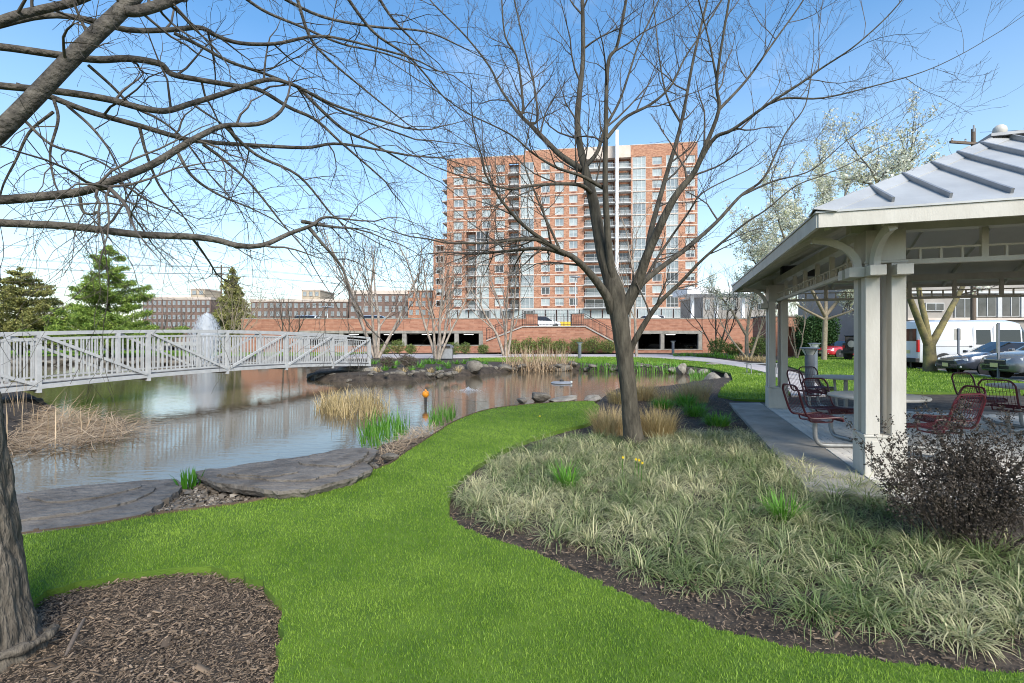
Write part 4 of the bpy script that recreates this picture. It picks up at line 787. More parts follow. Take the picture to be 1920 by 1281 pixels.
# reeds and marsh plants
def reedbed(name, poly_px, nst, L, w, lay, label, mat=reed_m, z=WZ, seed=4, el=(50, 30), tint=(.5, .3), droop=(20, 25)):
    rng = np.random.default_rng(seed); poly = np.array([G(a, b, z)[:2] for a, b in poly_px]); area = 0.5 * abs(np.dot(poly[:, 0], np.roll(poly[:, 1], 1)) - np.dot(poly[:, 1], np.roll(poly[:, 0], 1)))
    p = scatter(poly, nst, rng); n = len(p); base = np.column_stack([p, np.full(n, z - .02) + rng.uniform(0, lay, n)]); az = rng.uniform(0, 2 * np.pi, n)
    V, Fq, k = arcs(base, az, L * rng.uniform(.4, 1.2, n), np.radians(np.clip(rng.normal(*el, n), 0, 90)), np.radians(rng.normal(*droop, n)), w * rng.uniform(.6, 1.3, n), rng, 3)
    return tag(obj_np(name, V, [Fq], mat, tint=np.repeat(np.clip(rng.normal(*tint, n), 0, 1), k)), label, 'reeds', kind='stuff')
reedbed('dead_reeds', [(-60, 880), (30, 845), (120, 850), (215, 832), (262, 812), (200, 790), (110, 775), (40, 770), (-80, 775)], 230, 1.1, .012, .16, 'tangle of pale dead cattail reeds lying at the near bank of the pond', el=(3, 5), droop=(2, 9))
reedbed('dead_reeds', [(-40, 850), (120, 845), (250, 815), (150, 780), (0, 775)], 4, 1.0, .014, .05, 'tall dead cattail stalks standing among the flattened reeds', el=(72, 16), droop=(10, 20), seed=9)
reedbed('marsh_grass', [(585, 772), (640, 786), (700, 790), (735, 775), (700, 752), (620, 750)], 210, .55, .012, .03, 'tawny marsh grass tussock standing in the water', tan_m, el=(66, 16), tint=(.4, .3), droop=(50, 30))
reedbed('marsh_iris', [(668, 838), (700, 848), (745, 836), (768, 812), (740, 800), (690, 808)], 260, .42, .014, .02, 'young green iris blades mixed with straw at the pond edge', green_m, z=-.2, el=(82, 8), tint=(.35, .3), droop=(20, 15))
reedbed('marsh_iris', [(800, 812), (828, 802), (858, 786), (845, 776), (806, 790)], 240, .36, .013, .02, 'short green iris blades beside the bend of the steel edging', green_m, z=-.2, el=(82, 8), tint=(.3, .25), droop=(20, 15), seed=6)
reedbed('flattened_straw', [(730, 850), (770, 842), (815, 812), (800, 800), (755, 815), (735, 832)], 300, .4, .008, .06, 'flattened straw mat between the iris and the edging', reed_m, z=-.14, el=(6, 7), droop=(5, 15), seed=7)
reedbed('flattened_straw', [(706, 876), (764, 846), (806, 820), (826, 803), (812, 800), (770, 815), (722, 842)], 900, .34, .007, .07, 'straw litter on the bank between the layered slab and the edging', reed_m, z=-.055, el=(6, 8), droop=(4, 15), seed=17)
x, y, _ = G(1012, 786); dn = empty('dandelion', (x, y, 0), label='single yellow dandelion in the lawn near the steel edging', cat='flower'); MB().tube([(x, y, 0), (x, y, .05)], .002, 5).build('stem', green_m, dn); MB().lathe([(0, .045), (.02, .05), (.022, .058), (.012, .066), (0, .067)], (x, y, 0), 14).build('flower_head', yellow_m, dn, True)
reedbed('dead_reeds', [(940, 697), (985, 699), (1075, 696), (1070, 690), (960, 690)], 46, 1.6, .03, .05, 'dry pinkish reed bed leaning at the far pond shore', reed_m, el=(58, 20), droop=(25, 30), seed=8, tint=(.45, .3))
reedbed('marsh_iris', [(1085, 697), (1160, 698), (1275, 702), (1280, 695), (1190, 692), (1090, 692)], 40, .75, .03, .03, 'green and straw marsh plants along the far pond shore', green_m, el=(74, 14), droop=(45, 25), seed=10, tint=(.65, .3))
reedbed('marsh_iris', [(1290, 716), (1330, 716), (1335, 708), (1300, 706)], 60, .6, .02, .03, 'green marsh plants between the pale boulders', green_m, el=(74, 14), droop=(40, 25), seed=12)

# ------------------------------------------------------------------ bare trees
def build_tree(name, limbs, twigs, loc, label, cat, bark, twigbark, group=None, sides=9):
    t = empty(name, loc, label=label, cat=cat, group=group)
    V, Fq = tubes_np(limbs, sides); obj_np('trunk', V, [Fq], bark, t, smooth=True)
    big = [b for b in twigs if b[1][0] > .006]; small = [b for b in twigs if b[1][0] <= .006]; parts = []
    if big: parts.append(tubes_np(big, 5))
    if small: parts.append(tubes_np(small, 3))
    if parts:
        V = np.concatenate([p[0] for p in parts]); Fq = parts[0][1] if len(parts) == 1 else np.concatenate([parts[0][1], parts[1][1] + len(parts[0][0])]); obj_np('crown', V, [Fq], twigbark, t, smooth=True)
    return t
def limb_px(pts, w0, w1, Y0, n=None, pw=1.0):
    """polyline in photo pixels with depth offsets -> 3-D limb with radii from pixel widths"""
    p = np.array([P(a, b, Y0 + c) for a, b, c in pts]); n = n or max(8, len(pts) * 4); q = smooth_path(p, n); Ym = q[:, 1]
    return q, (w1 + (w0 - w1) * (1 - np.linspace(0, 1, n)) ** pw) / 2 / F * Ym * Ym / np.linalg.norm(q - np.array([0, 0, H]), axis=1)
def sprout(out, limb, rng, n, L, lev, t0=.2, up=.2, spread=.8, ratio=.55, kids=(4, 4, 3), grav=0, rmax=.022, wig=.15, flat=1.0):
    q, r = limb; m = len(q)
    for j in range(2): grow(out, q[-1], (q[-1] - q[-3]) / (np.linalg.norm(q[-1] - q[-3]) + 1e-9) + rng.normal(0, .05 + .3 * j, 3), L * (1.5 - .5 * j), r[-1] * (.98 - .35 * j), lev, rng, up, .7, wig * .8, kids, ratio, 8, grav, .12)
    for j in range(n):
        t = t0 + (1 - t0) * (j + rng.random()) / n; i = min(m - 2, int(t * (m - 1))); f = t * (m - 1) - i; p = q[i] * (1 - f) + q[i + 1] * f
        d = q[i + 1] - q[i]; d /= np.linalg.norm(d) + 1e-9; s = rng.normal(0, 1, 3) * np.array([1, flat, 1]); s -= d * s.dot(d); s /= np.linalg.norm(s) + 1e-9
        rr = min(rmax, (r[i] * (1 - f) + r[i + 1] * f) * .55)
        grow(out, p, d * .55 + s * spread + np.array([0, 0, up]), L * rng.uniform(.6, 1.3) * (1.1 - .35 * t), rr, lev, rng, up, .7, wig, kids, ratio, 7, grav)
Y0 = G(1187, 826)[1]; rng = np.random.default_rng(21); LM = []
LM.append(limb_px([(1189, 832, 0), (1184, 790, 0), (1175, 700, 0), (1166, 630, 0), (1158, 575, 0), (1145, 520, 0), (1129, 470, .02), (1112, 375, .05), (1097, 318, .05), (1083, 243, .1), (1086, 180, .12), (1093, 112, .15), (1092, 0, .2), (1088, -140, .3)], 46, 9, Y0, 46))
LM[0][1][:6] = np.linspace(.165, .122, 6); LM[0][1][6:12] = np.linspace(.122, .130, 6); LM[0][1][12:17] = np.linspace(.135, .15, 5); LM[0][1][17:] = np.interp(np.arange(17, 46), [17, 20, 23, 26, 30, 37, 45], [.125, .102, .085, .072, .05, .036, .024])
C_ = lambda pts, w0, w1: LM.append(limb_px(pts, w0 * .88, w1 * .8, Y0, None, 1.7))
C_([(1150, 535, -.05), (1141, 460, -.15), (1135, 356, -.3), (1136, 243, -.4), (1140, 120, -.5), (1157, 86, -.5), (1174, 0, -.6), (1190, -120, -.7)], 18, 7)
C_([(1166, 590, 0), (1196, 528, -.1), (1217, 470, -.25), (1262, 375, -.5), (1300, 326, -.6), (1318, 285, -.7), (1348, 206, -.8), (1344, 150, -.9), (1367, 0, -1.1), (1385, -110, -1.2)], 28, 6)
C_([(1215, 474, -.25), (1221, 431, -.1), (1247, 337, .15), (1277, 232, .3), (1300, 112, .45), (1326, 0, .6), (1350, -120, .7)], 15, 6)
C_([(1298, 330, -.6), (1337, 262, -.8), (1374, 243, -.95), (1441, 195, -1.2), (1505, 154, -1.4), (1542, 127, -1.5), (1598, 90, -1.7), (1658, 37, -1.8), (1700, -10, -1.9)], 11, 4)
C_([(1441, 195, -1.2), (1475, 184, -1.2), (1542, 184, -1.3), (1640, 161, -1.4), (1730, 135, -1.5), (1804, 101, -1.6), (1880, 56, -1.7)], 7, 2.2)
C_([(1192, 548, .05), (1203, 532, .1), (1239, 502, .3), (1291, 463, .6), (1344, 416, .9), (1389, 367, 1.1), (1430, 337, 1.2), (1456, 285, 1.3), (1475, 247, 1.4), (1508, 202, 1.5), (1520, 150, 1.6)], 16, 3)
C_([(1180, 662, .03), (1187, 645, 0), (1213, 600, -.1), (1239, 565, -.2), (1278, 528, -.3), (1318, 486, -.5), (1392, 423, -.7), (1437, 393, -.8), (1490, 350, -.9), (1540, 330, -1)], 17, 3)
C_([(1148, 585, 0), (1137, 555, -.1), (1108, 515, -.25), (1075, 483, -.4), (1042, 466, -.5), (983, 424, -.7), (944, 381, -.85), (925, 352, -.95)], 24, 6)
C_([(1046, 467, -.5), (1009, 450, -.6), (964, 450, -.8), (918, 456, -1), (862, 456, -1.2)], 11, 5)
C_([(1062, 477, -.45), (1016, 466, -.3), (950, 471, -.1), (918, 474, 0)], 12, 6)
C_([(1049, 466, -.5), (1022, 407, -.4), (1003, 361, -.3), (983, 305, -.2), (990, 250, -.1)], 6, 3)
C_([(1092, 318, .05), (1052, 292, .2), (1018, 258, .35), (992, 232, .5), (970, 210, .6), (940, 169, .8), (917, 124, .9), (872, 67, 1.1), (816, 11, 1.3)], 15, 4)
C_([(975, 214, .6), (981, 202, .6), (970, 112, .5), (947, 67, .4), (940, -10, .3)], 8, 4); C_([(992, 232, .5), (1007, 225, .6), (1003, 169, .8), (985, 94, .9), (962, -10, 1)], 7, 4)
C_([(1112, 365, .05), (1090, 348, -.2), (1052, 345, -.5), (1000, 348, -.9), (966, 354, -1.1), (940, 352, -1.3), (900, 340, -1.5)], 11, 4)
C_([(1130, 352, -.25), (1090, 330, -.4), (1045, 315, -.6), (1000, 288, -.8), (955, 251, -1), (872, 210, -1.2), (816, 169, -1.4)], 9, 3)
C_([(1100, 310, .05), (1120, 285, .2), (1135, 240, .3), (1161, 191, .5), (1183, 127, .7), (1198, 82, .8), (1240, -10, 1)], 11, 4)
C_([(1137, 260, -.4), (1172, 221, -.3), (1221, 195, -.2), (1258, 161, -.1), (1284, 109, 0), (1314, 64, .1), (1360, -10, .2)], 9, 4)
C_([(1277, 232, .3), (1250, 180, .5), (1235, 100, .7), (1225, 0, .9)], 6, 3); C_([(1348, 206, -.8), (1400, 150, -.7), (1450, 80, -.6), (1500, 10, -.5), (1530, -40, -.5)], 8, 4); C_([(1344, 150, -.9), (1330, 80, -.9), (1310, 0, -1)], 6, 4)
C_([(1389, 367, 1.1), (1450, 340, 1), (1520, 320, .9), (1580, 270, .8), (1620, 240, .8)], 6, 2); C_([(1190, 560, .1), (1235, 480, .6), (1290, 400, .9), (1320, 360, 1.1), (1400, 320, 1.3)], 8, 3)
tw = {}
for i, L in enumerate(LM):
    k = 10 if i == 0 else 8; sprout(tw, L, rng, k, 1.2 if i in (0, 1, 2, 3, 4) else 1.0, 2, t0=.55 if i == 0 else (.35 if i in (1, 2, 8) else .15), up=.22 if i not in (8, 9, 10) else .05, kids=(4, 5), ratio=.6, rmax=.016)
tws = [b for L in tw.values() for b in L]
build_tree('bare_tree', LM, tws, G(1187, 828), 'bare spreading tree standing in the liriope bed', 'tree', bark_dark, bark_twig, sides=12)

RMIN[0] = 0.0011
# leaning tree whose trunk stands at the edge of the frame
rng = np.random.default_rng(33); LL = []
tb = G(-32, 1218); LL.append((smooth_path([(tb[0], tb[1], -.1), (tb[0] - .02, tb[1], .1), (tb[0] - .10, tb[1] + .02, .6), (tb[0] - .22, tb[1] + .05, 1.2), (tb[0] - .36, tb[1] + .1, 1.9), (tb[0] - .52, tb[1] + .16, 2.6), (tb[0] - .6, tb[1] + .2, 3.2), (tb[0] - .6, tb[1] + .25, 4.2)], 30), np.concatenate([np.linspace(.225, .178, 6), np.linspace(.178, .13, 24)])))
def K_(pts, w0, w1): LL.append(limb_px(pts, w0, w1, 0))
K_([(-90, 330, 2.5), (0, 247, 2.55), (67, 180, 2.6), (124, 120, 2.65), (180, 64, 2.7), (225, 22, 2.75), (262, -20, 2.8), (320, -110, 2.9)], 47, 34)
K_([(232, 20, 2.75), (262, 20, 2.8), (318, 2, 2.9), (400, -40, 3)], 30, 22); K_([(-120, 90, 2.6), (11, 36, 2.7), (75, 19, 2.8), (150, 0, 2.9), (230, -40, 3)], 27, 18)
K_([(-80, 70, 2.9), (67, 32, 3), (150, 34, 3.1), (240, 56, 3.2), (318, 56, 3.3), (375, 52, 3.4), (405, 67, 3.45), (450, 81, 3.5), (517, 82, 3.6), (584, 69, 3.7), (640, 73, 3.8), (760, 105, 4)], 17, 4)
K_([(326, 62, 3.3), (375, 86, 3.4), (431, 116, 3.5), (498, 139, 3.7), (562, 165, 3.9), (600, 187, 4), (660, 218, 4.2), (780, 262, 4.5)], 9, 3)
K_([(-110, 80, 2.8), (0, 88, 3), (94, 101, 3.1), (180, 112, 3.2), (243, 110, 3.3), (300, 120, 3.4), (322, 139, 3.45), (375, 150, 3.5), (442, 161, 3.6), (487, 169, 3.7), (543, 202, 3.8), (592, 225, 3.9), (640, 268, 4), (700, 320, 4.2)], 22, 3.5)
K_([(-110, 150, 2.9), (0, 161, 3), (112, 172, 3.1), (206, 187, 3.2), (262, 202, 3.25), (311, 208, 3.3), (356, 195, 3.4), (412, 178, 3.5), (498, 150, 3.6), (543, 157, 3.7), (584, 176, 3.8), (640, 202, 3.9), (760, 240, 4.2)], 21, 4)
K_([(30, 160, 3.1), (90, 180, 3.2), (169, 210, 3.3), (262, 236, 3.4), (337, 258, 3.5), (382, 266, 3.6), (468, 272, 3.8), (573, 277, 4), (640, 270, 4.1), (770, 292, 4.3)], 17, 4)
K_([(-110, 378, 2.6), (0, 375, 2.7), (75, 369, 2.75), (150, 360, 2.8), (195, 345, 2.85), (281, 311, 2.95), (337, 277, 3.05), (375, 255, 3.1), (420, 236, 3.2), (487, 232, 3.3), (525, 210, 3.4), (540, 180, 3.5)], 27, 5)
K_([(150, 360, 2.8), (190, 352, 2.75), (206, 354, 2.72)], 17, 11)
K_([(-110, 410, 2.6), (0, 418, 2.7), (112, 423, 2.8), (187, 431, 2.85), (262, 440, 2.9), (356, 444, 3), (405, 450, 3.05), (450, 461, 3.1), (495, 459, 3.15), (543, 438, 3.25), (584, 423, 3.3), (607, 408, 3.4), (640, 410, 3.5)], 23, 4)
for d_ in [[(101, 187, 3.1), (109, 225, 3.1), (94, 285, 3.1), (101, 337, 3.1), (110, 360, 3.1)], [(127, 199, 3.2), (169, 236, 3.2), (202, 277, 3.2), (225, 322, 3.2)], [(45, 225, 3), (94, 270, 3), (150, 288, 3), (190, 305, 3), (230, 330, 3)], [(100, 210, 3.1), (56, 247, 3.1), (30, 300, 3.1), (5, 350, 3.1), (-5, 400, 3.1)], [(165, 122, 3.2), (206, 158, 3.3), (250, 200, 3.4), (300, 225, 3.5), (345, 262, 3.6), (395, 330, 3.7)], [(150, 370, 2.8), (155, 395, 2.8), (170, 402, 2.8), (185, 398, 2.8), (187, 425, 2.8)], [(262, 240, 3.4), (275, 290, 3.4), (300, 350, 3.5), (340, 400, 3.6)], [(380, 270, 3.6), (420, 300, 3.7), (470, 345, 3.8), (530, 420, 3.9)], [(330, 280, 3.2), (360, 330, 3.2), (410, 365, 3.3), (470, 390, 3.4)], [(580, 428, 3.3), (600, 452, 3.3), (640, 500, 3.4), (655, 545, 3.4)], [(565, 415, 3.3), (620, 425, 3.4), (660, 428, 3.5)], [(420, 235, 3.2), (480, 290, 3.4), (560, 330, 3.6), (620, 400, 3.8)]]: K_(d_, 8, 3.5)
for d_ in [[(450, -10, 3.6), (498, 22, 3.7), (562, 49, 3.8), (640, 82, 3.9), (720, 100, 4), (800, 130, 4.2)], [(555, -10, 3.6), (580, 67, 3.7), (614, 109, 3.8), (680, 165, 4), (760, 230, 4.2)], [(640, -20, 3.8), (700, 60, 4), (770, 110, 4.2), (830, 180, 4.4)], [(500, -20, 3.5), (600, 30, 3.8), (700, 50, 4), (800, 60, 4.3), (870, 90, 4.5)], [(560, 165, 3.9), (640, 240, 4), (700, 270, 4.2), (800, 330, 4.4)], [(700, -20, 4), (740, 40, 4.1), (800, 100, 4.3)]]: K_(d_, 8, 2.5)
tw = {}
for i, L in enumerate(LL[1:]): sprout(tw, L, rng, 6 if i < 11 else 4, .66 if i > 2 else .5, 2, t0=.25, up=-.02, spread=.9, kids=(3, 4), ratio=.6, rmax=.0085, grav=.12, wig=.2)
tws = [b for L in tw.values() for b in L]
lt = build_tree('bare_tree', LL[1:], tws, (tb[0], tb[1], 0), 'large leaning tree with rough grey trunk rising from the bark mulch', 'tree', bark_limb, bark_twig, sides=16)
for o_ in lt.children:
    if o_.name.startswith('trunk'): o_.name = 'limbs'
def vnoise(u, v, seed, per):
    g_ = np.random.default_rng(seed).random((per, 997)); iu = np.floor(u).astype(int); iv = np.floor(v).astype(int); fu, fv = u - iu, v - iv; fu = fu * fu * (3 - 2 * fu); fv = fv * fv * (3 - 2 * fv)
    G_ = lambda a, b: g_[a % per, b % 997]; return (G_(iu, iv) * (1 - fu) + G_(iu + 1, iv) * fu) * (1 - fv) + (G_(iu, iv + 1) * (1 - fu) + G_(iu + 1, iv + 1) * fu) * fv
nr, ns = 330, 120; tq = smooth_path(LL[0][0], nr); tr_ = np.interp(np.linspace(0, 1, nr), np.linspace(0, 1, len(LL[0][1])), LL[0][1]); Tt = np.gradient(tq, axis=0); Tt /= np.linalg.norm(Tt, axis=1, keepdims=True)
A_ = np.cross(Tt, [0, 1, 0]); A_ /= np.linalg.norm(A_, axis=1, keepdims=True); B_ = np.cross(Tt, A_); an = 2 * np.pi * np.arange(ns) / ns; UU, VV_ = np.meshgrid(np.arange(ns) / ns, np.concatenate([[0], np.cumsum(np.linalg.norm(np.diff(tq, axis=0), axis=1))]))
wp = vnoise(UU * 12, VV_ * 9, 1, 12) - .5; r1 = np.abs(vnoise(UU * 36 + wp * 2.6, VV_ * 4.5 + 3, 2, 36) - .5) * 2; r2 = np.abs(vnoise(UU * 75 + wp * 3, VV_ * 11, 3, 75) - .5) * 2; dsp = np.minimum(r1, .5) * .034 + np.minimum(r2, .5) * .012 + (vnoise(UU * 7, VV_ * 3, 4, 7) - .5) * .03
flare = 1 + .12 * np.exp(-np.maximum(tq[:, 2], 0) / .12)[:, None] * (vnoise(UU * 5, VV_ * .5, 6, 5))
Rr = tr_[:, None] * flare + dsp - .015; Vt = tq[:, None, :] + Rr[..., None] * (A_[:, None, :] * np.cos(an)[None, :, None] + B_[:, None, :] * np.sin(an)[None, :, None]); ix = np.arange(nr * ns).reshape(nr, ns); nx2 = np.roll(ix, -1, 1)
obj_np('trunk', Vt.reshape(-1, 3), [np.stack([ix[:-1], nx2[:-1], nx2[1:], ix[1:]], -1).reshape(-1, 4)], bark_grey, lt, smooth=True)
rt = [(smooth_path([(tb[0] - .1, tb[1] - .22, .01), (tb[0] + .08, tb[1] - .17, .012), (tb[0] + .17, tb[1] - .08, .02), (tb[0] + .235, tb[1] + .0, .022), (tb[0] + .25, tb[1] + .09, .03), (tb[0] + .21, tb[1] + .14, .02), (tb[0] + .15, tb[1] + .15, .0)], 26), .030 + .007 * np.sin(np.arange(26) * 1.3) - .0006 * np.arange(26))]
V, Fq = tubes_np(rt, 9); obj_np('root', V, [Fq], bark_grey, lt, smooth=True)
st = [(smooth_path([G(122, 1232, .02), G(140, 1195, .035), G(158, 1160, .03)], 8), np.array([.005, .008, .010, .011, .010, .009, .008, .006]))]
V, Fq = tubes_np(st, 7); tag(obj_np('dead_stick', V, [Fq], wood_m, smooth=True), 'short broken reddish stick lying on the bark mulch', 'stick')

RMIN[0] = 0.006
def bare_tree(px, py, Y, hgt, stems, spread, r, label, bark, twb, seed, lev=3, kids=(3, 4, 5), group=None, up=.3, ratio=.5):
    rng = np.random.default_rng(seed); x = (px - CX) / F * Y; z0 = 0.0; out = {}; base = np.array([x, Y, z0])
    for s in range(stems):
        a = 2 * np.pi * s / stems + rng.uniform(-.5, .5); sp = spread * rng.uniform(.5, 1.1); grow(out, base + np.array([math.cos(a), math.sin(a), 0]) * r * 1.1, np.array([math.cos(a) * sp, math.sin(a) * sp, 1.0]), hgt * rng.uniform(.75, 1.05), r * rng.uniform(.7, 1), lev, rng, up, .65, .09, kids, ratio, 9, 0, .18)
    limbs = out.pop(lev) + out.get(lev - 1, []); out.pop(lev - 1, None); groups = [b for L in out.values() for b in L]
    return build_tree('bare_tree', limbs, groups, tuple(base), label, 'tree', bark, twb, group, 7)
bare_tree(706, 655, 41, 11.5, 5, .42, .16, 'multi stemmed bare tree behind the far end of the bridge', bark_birch, bark_twig, 1, kids=(3, 5, 6))
bare_tree(820, 660, 38, 10.0, 6, .38, .14, 'pale multi stemmed birch beside the litter bin', bark_birch, bark_twig, 2, kids=(3, 5, 6))
bare_tree(948, 650, 46, 10.5, 4, .36, .16, 'pale forked birch in front of the left stair railing', bark_birch, bark_twig, 3, kids=(3, 5, 6))
bare_tree(1190, 655, 44, 12.0, 2, .12, .2, 'slender grey tree directly behind the central tree trunk', bark_birch, bark_twig, 4, kids=(4, 5, 6))
bare_tree(536, 640, 52, 6.2, 3, .45, .12, 'small bare tree in front of the low brick wall', bark_dark, bark_twig, 5, kids=(4, 5, 6))
bare_tree(440, 640, 50, 7.4, 5, .5, .1, 'yellowish bare tree in front of the dark spruce', bark_tan, bark_tan, 6, kids=(3, 5, 6))
bare_tree(1345, 655, 46, 7.0, 4, .45, .1, 'small bare tree against the brick wall near the garage opening', bark_dark, bark_twig, 7, kids=(4, 5, 6))
bare_tree(1405, 660, 38, 6.5, 4, .5, .08, 'pale bare shrubby tree beside the far gazebo post', bark_tan, bark_twig, 8, kids=(4, 5, 6))
bare_tree(1494, 660, 40, 5.6, 3, .4, .07, 'thin pale bare tree in front of the tan doorway', bark_tan, bark_tan, 9, kids=(3, 4, 5))
for i, (a, Y, h) in enumerate([(330, 80, 6), (372, 84, 6.5), (300, 78, 5.5), (510, 90, 9), (560, 95, 8), (610, 95, 7), (760, 95, 7), (20, 85, 6), (70, 88, 7), (-20, 80, 7)]): bare_tree(a, 0, Y, h, 3, .4, .13, 'leafless tree along the street beyond the pond', bark_dark, bark_twig, 40 + i, kids=(3, 3, 4), group='street trees beyond the pond')

# ------------------------------------------------------------------ conifers, blossom trees, hedge, shrubs
def leafmass(name, C, size, mat, parent, rng, aspect=.6, tint=(.5, .28), hi=None):
    V, Fq = leaves_np(C, size, rng, aspect); t = rng.normal(*tint, len(C))
    if hi is not None: t = t + hi
    return obj_np(name, V, [Fq], mat, parent, tint=np.repeat(np.clip(t, 0, 1), 4))
def conifer(px, Y, hgt, rad, label, mat, seed, tiers, droop, nl, size, aspect, z0=.8, power=.8, lean=0.0):
    rng = np.random.default_rng(seed); x = (px - CX) / F * Y; t = empty('conifer_tree', (x, Y, 0), label=label, cat='tree'); limbs = [(np.array([(x, Y, 0), (x, Y, hgt * .5), (x, Y, hgt * .97)]), np.array([.2, .13, .03]))]; br = []; C = []
    for k in range(tiers):
        f = k / (tiers - 1); z = z0 + (hgt - z0 - .2) * f + rng.normal(0, .1); R = rad * (1 - f) ** power * rng.uniform(.75, 1.15) + .15; nb = int(4 + 5 * (1 - f))
        for j in range(nb):
            a = 2 * np.pi * (j + rng.random()) / nb; L = R * rng.uniform(.6, 1.15); z = z0 + (hgt - z0 - .2) * min(1, max(0, f + rng.normal(0, .3) / tiers)); e = smooth_path([(x, Y, z), (x + .5 * L * math.cos(a), Y + .5 * L * math.sin(a), z + .06 * L), (x + L * math.cos(a), Y + L * math.sin(a), z - droop * L + .16 * L)], 7); br.append((e, np.linspace(.05, .01, 7)))
            m = int(nl * L); u = rng.uniform(.22, 1.03, m) ** .8; i = np.minimum(5, (u * 6).astype(int)); g_ = (u * 6 - i)[:, None]; q = e[i] * (1 - g_) + e[np.minimum(i + 1, 6)] * g_
            wv = (.30 * L * (1.1 - u))[:, None] + .12; q = q + rng.normal(0, 1, (m, 3)) * np.array([.6, .6, .2]) * wv; C.append(q)
    V, Fq = tubes_np(limbs, 8); obj_np('trunk', V, [Fq], bark_dark, t, smooth=True); V, Fq = tubes_np(br, 4); obj_np('branches', V, [Fq], bark_dark, t)
    leafmass('crown', np.concatenate(C), size, mat, t, rng, aspect)
conifer(204, 45, 10.2, 5.0, 'broad bright green pine on the far bank behind the bridge', needle_m, 1, 13, -.05, 220, .30, .13, .9, .8)
conifer(436, 62, 10.6, 3.6, 'dark olive spruce at the end of the low brick wall', needle_olive, 2, 22, .28, 150, .34, .3, .2, .85)
conifer(38, 48, 8.6, 4.0, 'sparse yellowish conifer left of the bright green pine', needle_olive, 3, 15, .0, 130, .26, .35, .9, .6)
def blossom_tree(px, Y, limbs, zc, rad, n, label, seed, trunk, nb=55, t0=.35):
    rng = np.random.default_rng(seed); x = (px - CX) / F * Y; t = empty('blossom_tree', (x, Y, 0), label=label, cat='tree'); out = {}; C = []
    L0 = [limb_px(p, a, b, 0) for p, a, b in limbs]
    for L in (L0[1:] if len(L0) > 2 else L0): sprout(out, L, rng, nb // len(L0), rad * .5, 2, t0, up=.16, spread=.95, kids=(4, 5), ratio=.55, rmax=.035)
    for L in out.values():
        for q, r in L: C.append(q[1:])
    C = np.concatenate(C); C = C[rng.integers(0, len(C), n)] + rng.normal(0, .10, (n, 3))
    V, Fq = tubes_np(L0, 10); obj_np('trunk', V, [Fq], trunk, t, smooth=True); V, Fq = tubes_np([b for L in out.values() for b in L], 4); obj_np('branches', V, [Fq], bark_twig, t); leafmass('crown', C, .125, leaf_white, t, rng, .75, (.25, .3))
T1 = 23.0
blossom_tree(1744, T1, [([(1744, 699, T1), (1743, 665, T1), (1742, 640, T1)], 30, 24), ([(1741, 650, T1), (1722, 600, T1 - .2), (1703, 550, T1 - .5), (1680, 470, T1 - .8), (1655, 380, T1 - 1), (1640, 330, T1 - 1)], 18, 5), ([(1742, 645, T1), (1735, 600, T1 + .2), (1724, 550, T1 + .4), (1715, 450, T1 + .6), (1705, 330, T1 + 1), (1705, 310, T1 + 1)], 15, 5), ([(1744, 650, T1), (1766, 610, T1), (1785, 575, T1), (1808, 530, T1 + .3), (1840, 440, T1 + .6), (1870, 340, T1 + 1)], 18, 6)], 6, 3.4, 8000, 'white blossoming tree with lichen covered trunk beside the parked van', 2, bark_moss, 60, .5)
T2 = 36.0
blossom_tree(1545, T2, [([(1545, 676, T2), (1546, 640, T2), (1548, 590, T2)], 12, 10), ([(1548, 595, T2), (1520, 540, T2 - 1), (1480, 470, T2 - 1.5), (1455, 400, T2 - 2)], 8, 3), ([(1548, 590, T2), (1550, 500, T2 + 1), (1545, 400, T2 + 1), (1540, 330, T2 + 1)], 8, 3), ([(1548, 592, T2), (1590, 540, T2), (1640, 470, T2), (1660, 380, T2)], 8, 3), ([(1547, 600, T2), (1500, 575, T2), (1450, 540, T2), (1420, 500, T2)], 6, 2.5), ([(1548, 600, T2), (1590, 585, T2 - 1), (1640, 565, T2 - 1)], 6, 2.5), ([(1520, 545, T2 - 1), (1470, 500, T2), (1432, 470, T2 + .5)], 5, 2.5), ([(1530, 540, T2), (1500, 460, T2 + .6), (1490, 400, T2 + 1)], 5, 2.5), ([(1550, 520, T2), (1560, 440, T2 - 1), (1590, 350, T2 - 1)], 5, 2.5)], 8, 4.6, 38000, 'tall white blossoming tree rising behind the clipped evergreen hedge', 3, bark_tan, 130)
T3 = 44.0
blossom_tree(1400, T3, [([(1400, 668, T3), (1400, 620, T3)], 8, 7), ([(1400, 630, T3), (1370, 580, T3), (1345, 550, T3)], 6, 2), ([(1400, 625, T3), (1410, 570, T3), (1420, 530, T3)], 6, 2)], 5, 2.2, 2600, 'small pale blossoming tree behind the bare shrubby trees', 4, bark_tan, 30)
